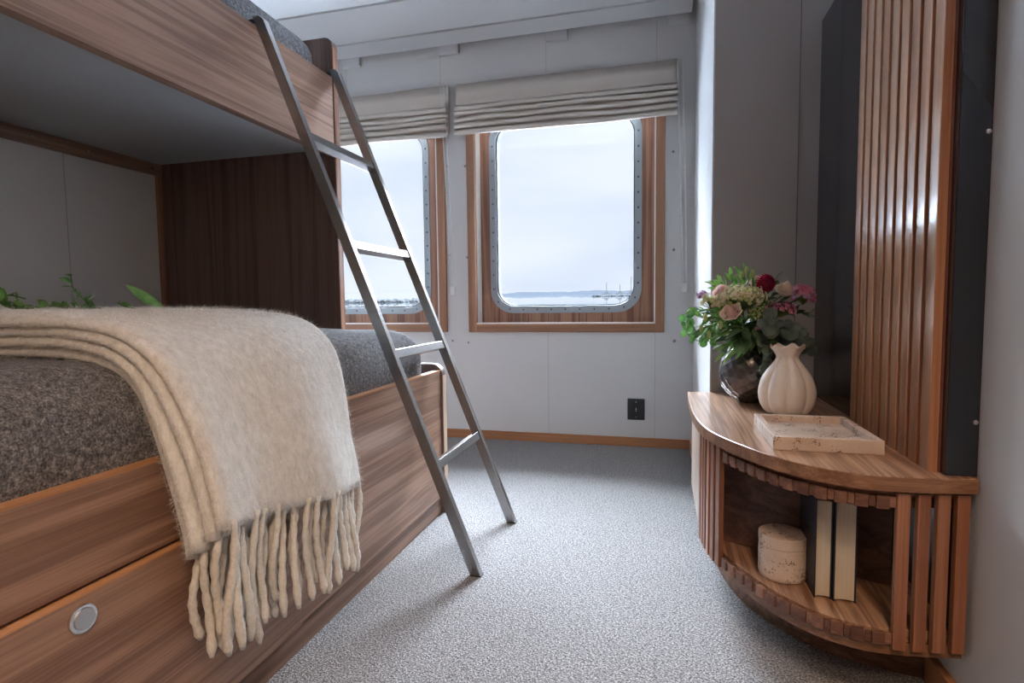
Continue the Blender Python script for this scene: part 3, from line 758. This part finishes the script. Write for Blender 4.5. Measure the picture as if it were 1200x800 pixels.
# ------------------------------------------------------------------ vases
VC = Vector((.250, 1.722, ZT))
def dark_vase():
    t = thing('flower_vase', 'round dark hammered vase holding the bouquet', 'vase', VC)
    # facetted egg body from a coarse sphere of flat cells
    prof = [(0, .0, .048), (.004, 0, .055)]
    bm = bmesh.new(); bmesh.ops.create_icosphere(bm, subdivisions=6, radius=1)
    cells = [Vector((0, 0, 1))]
    rr = random.Random(2); cells = []
    nC = 240
    for i in range(nC):
        z = 1-2*(i+.5)/nC; a = i*2.399963; r = math.sqrt(1-z*z); cells.append(Vector((r*math.cos(a), r*math.sin(a), z)))
    def shape(d):
        # plane facets: each cell is a flat tangent plane of the unit ball
        best = max(cells, key=lambda c: c.dot(d)); s = .985/best.dot(d)**2.4; s = min(s, 1.05)
        return d*s
    for v in bm.verts:
        d = shape(v.co.normalized())
        z = d.z; R_ = .083
        v.co = Vector((d.x*R_, d.y*R_, .084+z*(.092 if z > 0 else .084)))
    # open mouth and flat foot
    dele = [v for v in bm.verts if v.co.z > .166]; bmesh.ops.delete(bm, geom=dele, context='VERTS')
    for v in bm.verts:
        if v.co.z < .004: v.co.z = .0
    me = bpy.data.meshes.new('vase_body'); bm.to_mesh(me); bm.free(); me.materials.append(M['darkvase'])
    o = bpy.data.objects.new('vase_body', me); COL.objects.link(o); o.parent = t
    s = o.modifiers.new('wall', 'SOLIDIFY'); s.thickness = .004; s.offset = -1
    obj('vase_neck', MB().lathe([(.040, .158), (.033, .166), (.031, .173), (.034, .180), (.031, .180), (.028, .173), (.030, .165), (.037, .157)], VC, 40, close=False), M['darkvase'], t, smooth=True)
dark_vase()
def cream_vase():
    c = Vector((.3175, 1.565, ZT))
    prof = [(.036, 0), (.046, .002), (.056, .010), (.066, .028), (.0705, .050), (.069, .070), (.062, .092), (.050, .112), (.037, .128), (.030, .138), (.0275, .146), (.029, .154), (.033, .162), (.0385, .170), (.0415, .174),
            (.0395, .1745), (.036, .169), (.030, .160), (.0255, .150), (.025, .142), (.029, .134), (.045, .112), (.058, .085), (.064, .050), (.052, .012), (.030, .006)]
    prof = [(p.x, p.y) for p in catmull([(r, z, 0) for r, z in prof], 4)]
    seg = 144; mb = MB(); vs = []
    for r, z in prof:
        for k in range(seg):
            a = 2*PI*k/seg
            lobe = abs(math.sin(a*4+.75))**.5          # pinched grooves between eight lobes
            amt = .17 if z < .11 else .17-.03*min(1, (z-.11)/.02)
            if z > .150: amt = .05
            q = r*(1-amt+amt*lobe)
            zz = z+(.0042*math.sin(a*7+.4)*(max(0, z-.150)/.024))
            vs.append((c.x+q*math.cos(a), c.y+q*math.sin(a), c.z+zz))
    n = len(prof)
    fs = [(i*seg+k, i*seg+(k+1) % seg, (i+1)*seg+(k+1) % seg, (i+1)*seg+k) for i in range(n-1) for k in range(seg)]
    fs += [tuple(reversed(range(seg))), tuple(range((n-1)*seg, n*seg))]
    mb.add(vs, fs)
    o = obj('lobed_vase', mb, M['creamvase'], None, smooth=True, loc=c)
    tag(o, 'cream ceramic lobed vase with gathered neck beside the tray', 'vase')
cream_vase()

# ------------------------------------------------------------------ bouquet
rf = random.Random(21)
def rv(s=1): return Vector((rf.uniform(-1, 1), rf.uniform(-1, 1), rf.uniform(-1, 1)))*s
def leaf(mb, base, d, ln, w, up=Vector((0, 0, 1)), curl=.25, fold=.25, tip=1.6, n=6):
    d = d.normalized(); s = d.cross(up); s = s.normalized() if s.length > 1e-3 else d.orthogonal().normalized(); nn = s.cross(d)
    L = []
    for k in range(n+1):
        t = k/n; ww = w*.5*(math.sin(PI*min(1, t**.75)))**.8 if t < 1 else 0
        if k == 0: ww = w*.04
        c = base+d*ln*t-nn*curl*ln*t*t
        L.append((c+s*ww+nn*fold*ww, c, c-s*ww+nn*fold*ww))
    vs = [p for tri in L for p in tri]; fs = []
    for k in range(n):
        a = k*3; fs += [(a, a+1, a+4, a+3), (a+1, a+2, a+5, a+4)]
    mb.add(vs, fs)
def roundleaf(mb, c, nrm_, r, cup=.15):
    nrm_ = nrm_.normalized(); u = nrm_.orthogonal().normalized(); w = nrm_.cross(u); seg = 10
    vs = [c]+[c+(u*math.cos(2*PI*k/seg)+w*math.sin(2*PI*k/seg)*.88)*r*.6+nrm_*r*cup*.4 for k in range(seg)]+[c+(u*math.cos(2*PI*k/seg)+w*math.sin(2*PI*k/seg)*.88)*r+nrm_*r*cup for k in range(seg)]
    fs = [(0, 1+k, 1+(k+1) % seg) for k in range(seg)]+[(1+k, 1+seg+k, 1+seg+(k+1) % seg, 1+(k+1) % seg) for k in range(seg)]
    mb.add(vs, fs)
MOUTH = VC+Vector((0, 0, .172))
def stem_pts(head, n=8, sag=.0):
    foot = VC+Vector((rf.uniform(-.02, .02), rf.uniform(-.02, .02), .045))
    m = MOUTH+Vector((rf.uniform(-.015, .015), rf.uniform(-.015, .015), 0))
    a = catmull([foot, m, m.lerp(head, .5)+Vector((0, 0, .03)), head], 5); return a
def bloom_thing(name, label, cat, head, group=None):
    t = thing(name, label, cat, VC+Vector((0, 0, .045)), group)
    sp_ = stem_pts(head); obj('stem', MB().tube(sp_, .0021, 6), M['stem'], t, smooth=True)
    return t, sp_
def rose_mesh(c, axis, r, turns=6):
    mb = MB(); axis = axis.normalized(); u = axis.orthogonal().normalized(); w = axis.cross(u)
    for ly in range(turns):
        q = ly/(turns-1); k0 = 3 if ly < 3 else 5; rad = r*(.16+.84*q**.8); hgt = r*(2.05-.95*q)
        for k in range(k0):
            a0 = 2*PI*k/k0+ly*1.1; span = 2*PI/k0*.82
            def pt(uu, vv):
                a = a0+(uu-.5)*2*span*.62
                e = 1-.13*(abs(uu-.5)*2)**4*vv
                close = 1-.42*(1-q)*max(0, vv-.45)/.55+.30*q*q*max(0, vv-.72)/.28
                rr = rad*(.30+.78*math.sin(min(1, vv*1.35)*PI*.5))*close*(1+.05*math.sin(uu*5+k*2+ly))
                roll = -.16*r*q*max(0, vv-.8)/.2
                return c+(u*math.cos(a)+w*math.sin(a))*rr+axis*(hgt*vv*e-r*.62+roll)
            mb.grid(pt, 8, 7)
    mb.ball(c-axis*r*.25, r*.42, 8, 6)
    return mb
CAMD = Vector((-.1, -1, .35))
def rose(label, head, axis, r, mat):
    t, sp_ = bloom_thing('rose', label, 'flower', head-axis.normalized()*r*.4)
    obj('bloom', rose_mesh(head, axis, r), mat, t, smooth=True, fixn=False)
    mb = MB()
    for k in range(5):
        a = 2*PI*k/5; u = axis.normalized().orthogonal(); d = u*math.cos(a)+axis.normalized().cross(u)*math.sin(a)
        leaf(mb, head-axis.normalized()*r*.5, d+axis.normalized()*.5, r*1.2, r*.5, axis, -.1)
    obj('sepal', mb, M['leaf'], t, fixn=False)
rose('peach rose low at the front of the bouquet', at(857, 367, 1.595), Vector((-.35, -.8, .75)), .0205, M['peach'])
rose('pink rose half hidden at the upper left of the bouquet', at(845, 343, 1.64), Vector((-.5, -.9, .5)), .0165, M['pinkrose'])
rose('pale pink rose tucked left of the crimson dahlia', at(888, 330, 1.72), Vector((-.4, -.6, 1)), .016, M['pinkrose'])
rose('cream rose right of the crimson dahlia', at(920, 341, 1.68), Vector((.15, -.55, 1)), .022, M['cream'])
def dahlia(label, head, r):
    t, sp_ = bloom_thing('dahlia', label, 'flower', head)
    mb = MB(); n = 150
    for i in range(n):
        z = 1-1.75*(i+.5)/n; a = i*2.399963; q = math.sqrt(max(0, 1-z*z)); d = Vector((q*math.cos(a), q*math.sin(a), z))
        d = (Matrix.Rotation(.7, 3, 'X') @ d)
        leaf(mb, head+d*r*.55, d, r*.5, r*.36, Vector((.1, .2, 1)), .25, .6, n=3)
    mb.ball(head, r*.7, 10, 8)
    obj('bloom', mb, M['crimson'], t, fixn=False)
dahlia('round crimson dahlia at the top of the bouquet', at(897, 332, 1.66), .026)
def floret_cloud(name, label, cat, head, rad, n, size, mat, squash=(1, 1, .7), second=None, petals=True):
    t, sp_ = bloom_thing(name, label, cat, head)
    A, B = MB(), MB(); tw = MB()
    for i in range(n):
        d = rv(); d = d.normalized() if d.length > .01 else Vector((0, 0, 1))
        if d.z < -.35: d.z = abs(d.z)*.5
        d = Vector((d.x*squash[0], d.y*squash[1], d.z*squash[2])); p = head+d*rad*rf.uniform(.72, 1.02)
        dst = B if (second and rf.random() < .35) else A
        if petals:
            nrm_ = (d.normalized()+rv(.4)).normalized(); u = nrm_.orthogonal().normalized(); w = nrm_.cross(u); a0 = rf.uniform(0, 6)
            for k in range(5):
                a = a0+2*PI*k/5; e = u*math.cos(a)+w*math.sin(a); s_ = nrm_.cross(e)
                dst.add([p, p+e*size*.6+s_*size*.38+nrm_*size*.15, p+e*size+nrm_*size*.3, p+e*size*.6-s_*size*.38+nrm_*size*.15], [(0, 1, 2, 3)])
        else: dst.ball(p, size*rf.uniform(.7, 1.15), 5, 4)
        if i % 3 == 0: tw.tube([head-Vector((0, 0, rad*.5)), p], .0007, 4, False)
    bl = obj('florets', A, mat, t, fixn=False)
    if second: obj('floret_centres', B, second, t, fixn=False)
    obj('twigs', tw, M['stem'], t, fixn=False)
floret_cloud('hydrangea_head', 'tan and lime frothy flower head filling the left of the bouquet', 'flower', at(868, 351, 1.64), .068, 420, .0068, M['tan'], (1.05, .8, .62), M['lime'], True)
floret_cloud('hydrangea_head', 'smaller tan frothy head at the left edge of the bouquet', 'flower', at(834, 355, 1.64), .034, 130, .0060, M['tan'], (1, .9, .8), M['budgreen'], True)
floret_cloud('goldenrod_sprig', 'lime green feathery sprig below the crimson dahlia', 'flower', at(893, 372, 1.62), .036, 150, .0032, M['lime'], (1, .8, 1.1), M['leafbright'], False)
floret_cloud('waxflower_sprig', 'pink waxflower cluster at the right edge of the bouquet', 'flower', at(941, 349, 1.66), .036, 120, .0078, M['wax'], (.85, .8, 1.1), M['lilac'], True)
floret_cloud('waxflower_sprig', 'pink waxflower cluster below the cream rose', 'flower', at(915, 364, 1.60), .034, 110, .0074, M['wax'], (1.1, .7, .7), M['plum'], True)
floret_cloud('waxflower_sprig', 'small pink waxflower sprig low in the bouquet centre', 'flower', at(891, 386, 1.60), .013, 14, .0060, M['wax'], (1.4, .7, .5), None, True)
floret_cloud('statice_sprig', 'small lilac and plum sprig at the far left of the bouquet', 'flower', at(823, 346, 1.68), .016, 26, .0062, M['lilac'], (1, .8, .9), M['plum'], True)
def foliage(name, label, heads, mat, ln, w, nleaf, start=.55, spread=.9, droop=0, bud=None, dirbias=Vector((0, 0, .2))):
    t = thing(name, label, 'foliage', VC+Vector((0, 0, .045)))
    S, Lf, Bd = MB(), MB(), MB()
    for h in heads:
        sp_ = stem_pts(h); S.tube(sp_, .0016, 5)
        n = len(sp_)
        for k in range(nleaf):
            q = start+(1-start)*(k+1)/nleaf; i = min(n-2, int(q*(n-1))); p = sp_[i].lerp(sp_[i+1], q*(n-1)-i)
            ax = (sp_[i+1]-sp_[i]).normalized(); side = rv(); side -= ax*side.dot(ax); side.normalize()
            d = ax*(.5+.7*q)+side*spread+dirbias
            leaf(Lf, p, d, ln*rf.uniform(.75, 1.2), w*rf.uniform(.8, 1.2), (Vector((0, -.5, 1))+rv(.5)), .2+droop, .3)
        if bud:
            ax = (h-sp_[-3]).normalized(); Bd.ball(h+ax*.008, .008, 7, 6, (.75, .75, 1.5))
    obj('stem', S, M['stem'], t, smooth=True); obj('leaves', Lf, mat, t, fixn=False, smooth=True)
    if bud: obj('buds', Bd, bud, t, smooth=True)
foliage('foliage_spray', 'bright green leafy tips rising at the bouquet top left', [at(845, 330, 1.74), at(856, 324, 1.72), at(868, 320, 1.74), at(836, 334, 1.72), at(850, 335, 1.66)], M['leafbright'], .030, .010, 12, .72, .75)
foliage('lily_buds', 'pale green lily buds pointing up behind the tan flower head', [at(876, 320, 1.74), at(882, 324, 1.70), at(870, 326, 1.7)], M['leafbright'], .034, .008, 4, .75, .4, 0, M['budgreen'])
foliage('foliage_spray', 'green pointed leaves spreading at the left of the bouquet', [at(822, 372, 1.66), at(828, 385, 1.62), at(815, 362, 1.68), at(838, 380, 1.60), at(832, 366, 1.62), at(821, 392, 1.64), at(845, 392, 1.60)], M['leaf'], .040, .0135, 11, .5, .9)
foliage('lily_buds', 'pale buds among the leaves at the bouquet lower left', [at(824, 384, 1.60), at(833, 391, 1.59), at(829, 372, 1.59), at(846, 380, 1.58)], M['leafbright'], .034, .009, 4, .7, .6, 0, M['budgreen'])
foliage('foliage_spray', 'dark leaves hanging over the front of the dark vase', [at(862, 400, 1.60), at(876, 398, 1.60), at(852, 408, 1.62), at(893, 400, 1.60), at(870, 388, 1.58), at(884, 384, 1.61), at(905, 388, 1.66)], M['leafdark'], .052, .022, 9, .42, .9, .15)
foliage('foliage_spray', 'dark green leaves behind the pink waxflower', [at(905, 346, 1.74), at(930, 362, 1.74), at(950, 366, 1.70), at(925, 348, 1.74), at(908, 330, 1.76)], M['leafdark'], .034, .014, 9, .55, .9)
# long drooping blades at lower left of the bouquet
t = thing('lily_leaves', 'long drooping green blades left of the dark vase', 'foliage', VC+Vector((0, 0, .045))); S, Lf = MB(), MB()
for a, b_, w in (((868, 398), (838, 422), .016), ((866, 396), (836, 412), .013), ((872, 400), (846, 426), .014), ((860, 388), (832, 396), .012), ((880, 398), (862, 420), .012)):
    p, q = at(*a, 1.63), at(*b_, 1.60); S.tube([VC+Vector((0, 0, .05)), MOUTH+Vector((-.012, -.012, .0)), p], .0016, 5); leaf(Lf, p, q-p, (q-p).length*1.05, w, Vector((0, -.6, 1)), .05, .35)
obj('stem', S, M['stem'], t); obj('blades', Lf, M['leafbright'], t, smooth=True, fixn=False)
def euca(label, paths, mat, r, step=.018, name='eucalyptus_sprig'):
    t = thing(name, label, 'foliage', VC+Vector((0, 0, .045))); S, Lf = MB(), MB()
    for pth in paths:
        pts = catmull([VC+Vector((0, 0, .05)), MOUTH+Vector((rf.uniform(-.012, .012), rf.uniform(-.012, .012), 0))]+pth, 8); S.tube(pts, .0013, 5)
        tail = arc_resample(catmull(pth, 8), 200)[0]; L = sum((a-b).length for a, b in zip(tail, tail[1:])); n = max(3, int(L/step))
        for k in range(n+1):
            p = tail[int(200*k/n)]
            for s in (-1, 1):
                e = Vector((rf.uniform(-.6, .6), -.45+rf.uniform(-.5, .3), s*.8+rf.uniform(-.3, .3))).normalized()
                roundleaf(Lf, p+e*r*.95, Vector((rf.uniform(-.5, .5), -1, rf.uniform(-.2, .8))), r*rf.uniform(.75, 1.15))
    obj('stem', S, M['stem'], t); obj('leaves', Lf, mat, t, smooth=True, fixn=False)
euca('grey green eucalyptus sprig above the cream vase', [[at(905, 395, 1.66), at(922, 392, 1.64), at(945, 398, 1.66)], [at(900, 400, 1.64), at(925, 402, 1.66), at(952, 406, 1.68)], [at(895, 392, 1.64), at(915, 384, 1.62), at(930, 388, 1.62)]], M['euca'], .0155)
euca('eucalyptus sprig trailing down between the two vases', [[at(895, 402, 1.62), at(898, 418, 1.60), at(893, 440, 1.615)], [at(899, 404, 1.61), at(901, 424, 1.60), at(896, 434, 1.60)]], M['euca'], .0115, .015)
euca('large grey eucalyptus leaves in the bouquet centre', [[at(898, 392, 1.60), at(903, 378, 1.58), at(908, 374, 1.58)]], M['euca'], .019, .022)
euca('round leaved green sprig reaching out at the bouquet left', [[at(838, 398, 1.66), at(818, 390, 1.66), at(806, 372, 1.66), at(812, 366, 1.66)], [at(836, 400, 1.66), at(814, 398, 1.66), at(801, 384, 1.66), at(800, 376, 1.66)]], M['eucalit'], .0105, .024)

# ------------------------------------------------------------------ greenery lying on the throw
ZB = .748
def bed_sprig(label, base, pts_list, ln, w, nl, mat, name='leafy_sprig'):
    t = thing(name, label, 'foliage', base); S, Lf = MB(), MB()
    for pts in pts_list:
        c = catmull(pts, 6); S.tube(c, .0013, 5)
        rs, L = arc_resample(c, nl)
        for k in range(1, nl+1):
            ax = (rs[k]-rs[k-1]).normalized(); side = rv(); side -= ax*side.dot(ax)
            d = ax*.6+side.normalized(); d.z = abs(d.z)*.7+.05
            leaf(Lf, rs[k], d, ln*rf.uniform(.7, 1.2), w*rf.uniform(.8, 1.2), Vector((0, -.7, .7))+rv(.4), .15, .3)
    obj('stem', S, M['stem'], t, smooth=True); obj('leaves', Lf, mat, t, fixn=False, smooth=True)
def bp(px, py, X):
    P, r_, u_, f_ = SURVEY; d = r_*((px-600)/659.44)-u_*((py-400)/659.44)+f_; return P+d*(X/d.x)
bed_sprig('leafy green sprig lying on the throw with one upright shoot', bp(60, 362, -1.22), [[bp(118, 361, -1.2), bp(90, 361, -1.22), bp(70, 358, -1.22)], [bp(110, 360, -1.22), bp(98, 350, -1.24), bp(86, 338, -1.25), bp(83, 324, -1.25)], [bp(80, 361, -1.2), bp(55, 358, -1.22), bp(40, 360, -1.2)], [bp(108, 361, -1.2), bp(104, 356, -1.2), bp(100, 348, -1.2)]], .026, .012, 7, M['leaf'])
bed_sprig('leafy green sprig at the far left end of the throw', bp(15, 363, -1.12), [[bp(34, 362, -1.12), bp(15, 358, -1.14), bp(2, 352, -1.14)], [bp(40, 361, -1.12), bp(12, 361, -1.14)], [bp(30, 350, -1.2), bp(12, 346, -1.2), bp(-10, 347, -1.2)]], .026, .013, 5, M['leaf'])
bed_sprig('short leafy tip lying on the throw between sprig and long leaf', bp(145, 362, -1.2), [[bp(160, 362, -1.2), bp(148, 359, -1.2), bp(138, 355, -1.2)]], .022, .012, 4, M['leaf'])
t = thing('lily_leaf', 'single long upright green blade on the throw near the divider', 'foliage', bp(190, 362, -1.25)); S, Lf = MB(), MB()
a, b_ = bp(192, 361.5, -1.25), bp(145, 333, -1.25)
leaf(Lf, a, b_-a, (b_-a).length*1.03, .026, Vector((-.2, -.8, .5)), .06, .2, n=10)
S.tube([a, a+Vector((.0, .05, -.004)), a+Vector((0, .10, -.004))], .002, 5)
obj('blade', Lf, M['leafbright'], t, smooth=True, fixn=False); obj('stem', S, M['stem'], t)
bed_sprig('flat dark leafy stem lying across the bed beyond the throw', bp(250, 362, -1.3), [[bp(200, 361.5, -1.3), bp(240, 362.5, -1.3), bp(300, 362.5, -1.3)], [bp(215, 362.5, -1.28), bp(260, 362.5, -1.28), bp(290, 362.5, -1.28)]], .018, .008, 12, M['leafdark'])

# ------------------------------------------------------------------ outside: sea, land, breakwater
TILT = .0267
def sea_z(y): return -5.0+TILT*y
struct('sea', MB().add([(-900, 8, sea_z(8)), (900, 8, sea_z(8)), (2500, 2600, sea_z(2600)), (-2500, 2600, sea_z(2600))], [(0, 1, 2, 3)]), M['sea'])
struct('bounce_slab', MB().box(-60, 60, 5, 55, -3.0, -1.9), plain('bounce_slab_pale', (.40, .43, .47), .9))  # added pale slab, unseen below the sills, bounces skylight up to the ceiling
mb = MB(); n = 90; Y0 = 420
vs = []
for i in range(n+1):
    x = -190+i*260/n
    h = max(.3, (1.2+2.6*max(0, (x+170)/200)*(1 if x < 40 else 1))*(.65+.5*noise.noise(Vector((x*.045, 1.3, 0)))+.22*noise.noise(Vector((x*.3, 2.3, 0)))))*1.5
    if x < -125: h *= max(.05, (x+190)/65)
    for dy, k in ((0, 0), (12, .8), (25, 1.0), (60, .9), (90, 0)): vs.append((x*1.0, Y0+dy, sea_z(Y0+dy)-.2+h*k))
fs = [(i*5+j, (i+1)*5+j, (i+1)*5+j+1, i*5+j+1) for i in range(n) for j in range(4)]
struct('far_shore', mb.add(vs, fs), M['hill'], smooth=True)
rg = random.Random(4)
def rocks(name, x0, x1, y, n, size, label):
    mb = MB()
    for i in range(n):
        x = rg.uniform(x0, x1); yy = y+rg.uniform(-1, 1)*size*3; s = size*rg.uniform(.5, 1.2)
        o_ = len(mb.v); mb.ball((x, yy, sea_z(yy)+s*.3), s, 7, 5, (rg.uniform(.8, 1.5), 1, rg.uniform(.5, .9)))
        for q in range(o_, len(mb.v)):
            v = Vector(mb.v[q]); mb.v[q] = tuple(v+Vector((noise.noise(v*1.1), noise.noise(v*1.1+Vector((9, 0, 0))), noise.noise(v*1.1+Vector((0, 9, 0)))))*s*.4)
    o = obj(name, mb, M['rock']); tag(o, label, 'rocks', kind='stuff')
rocks('breakwater_rocks', -150, -100, 250, 260, 1.3, 'pale rock breakwater in the sea outside the left window')
rocks('jetty_rocks', -38, -8, 335, 90, .9, 'low rocky jetty outside the right window')
for k, (x, h) in enumerate(((-31.0, 8.0), (-23.0, 6.5), (-16.5, 11))):
    yb = 345; z0 = sea_z(yb)+.3
    t = thing('sailing_boat', ['leftmost pale boat at the end of the jetty', 'middle one of three pale boats at the jetty', 'pale boat with the tallest mast nearest the window edge'][k], 'boat', (x, yb, z0))
    poly = [(-2.4, 0), (2.2, 0), (3.0, 1.2), (-2.7, 1.2)]
    obj('hull', MB().prism([(x+a, z0+b_) for a, b_ in poly], yb-.6, yb+.6, 'Y'), M['boat'], t)
    obj('cabin', MB().box(x-1.2, x+.9, yb-.45, yb+.45, z0+1.2, z0+2.2), M['boat'], t)
    obj('mast', MB().tube([(x, yb, z0+1.2), (x, yb, z0+h)], .13, 6), M['hill'], t)

# ------------------------------------------------------------------ light
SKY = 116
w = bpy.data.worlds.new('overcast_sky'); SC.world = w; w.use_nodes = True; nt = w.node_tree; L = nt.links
bg = nt.nodes['Background']; tc = N(nt, 'ShaderNodeTexCoord'); sep = N(nt, 'ShaderNodeSeparateXYZ'); L.new(tc.outputs['Generated'], sep.inputs[0])
mp = N(nt, 'ShaderNodeMapping'); mp.inputs['Scale'].default_value = (1.6, 1.6, 5); L.new(tc.outputs['Generated'], mp.inputs[0])
n1 = N(nt, 'ShaderNodeTexNoise', Scale=1.5, Detail=3, Roughness=.45); L.new(mp.outputs[0], n1.inputs['Vector'])
r = ramp(nt, [(.35, (.71, .785, .945)), (.62, (.86, .905, .99))], n1.outputs[0])
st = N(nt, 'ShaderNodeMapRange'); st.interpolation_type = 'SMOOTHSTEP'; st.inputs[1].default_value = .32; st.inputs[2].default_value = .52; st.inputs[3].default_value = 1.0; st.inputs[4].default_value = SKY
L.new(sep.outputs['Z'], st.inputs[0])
hz = N(nt, 'ShaderNodeMapRange'); hz.inputs[1].default_value = .32; hz.inputs[2].default_value = .55; L.new(sep.outputs['Z'], hz.inputs[0])
cm = N(nt, 'ShaderNodeMix', data_type='RGBA'); L.new(hz.outputs[0], cm.inputs[0]); L.new(r.outputs[0], cm.inputs[6]); cm.inputs[7].default_value = (.80, .885, 1.0, 1)
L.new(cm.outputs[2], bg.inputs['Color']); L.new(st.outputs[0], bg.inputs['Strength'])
for k in (1, 2):
    l = bpy.data.lights.new('window_portal', 'AREA'); l.shape = 'RECTANGLE'; l.size = WIN[k][1]-WIN[k][0]-.1; l.size_y = 1.1
    o = bpy.data.objects.new('window_portal', l); COL.objects.link(o); o.location = (sum(WIN[k])/2, YB+.14, 1.19); o.rotation_euler = (-PI/2, 0, 0); l.cycles.is_portal = True
def area(name, loc, size, power, color, rot=(0, 0, 0)):
    l = bpy.data.lights.new(name, 'AREA'); l.shape = 'DISK'; l.size = size; l.energy = power; l.color = color; l.spread = math.radians(128)
    o = bpy.data.objects.new(name, l); COL.objects.link(o); o.location = loc; o.rotation_euler = rot; return o
for x, y in ((.24, -.35), (.24, -1.1)): area('ceiling_light', (x, y, H-.01), .42, 15, (1, .71, .49))

vs_ = SC.view_settings
SC.display_settings.display_device = 'sRGB'; vs_.view_transform = 'Standard'; vs_.look = 'None'; vs_.gamma = 1; vs_.exposure = 0.12; vs_.use_curve_mapping = False
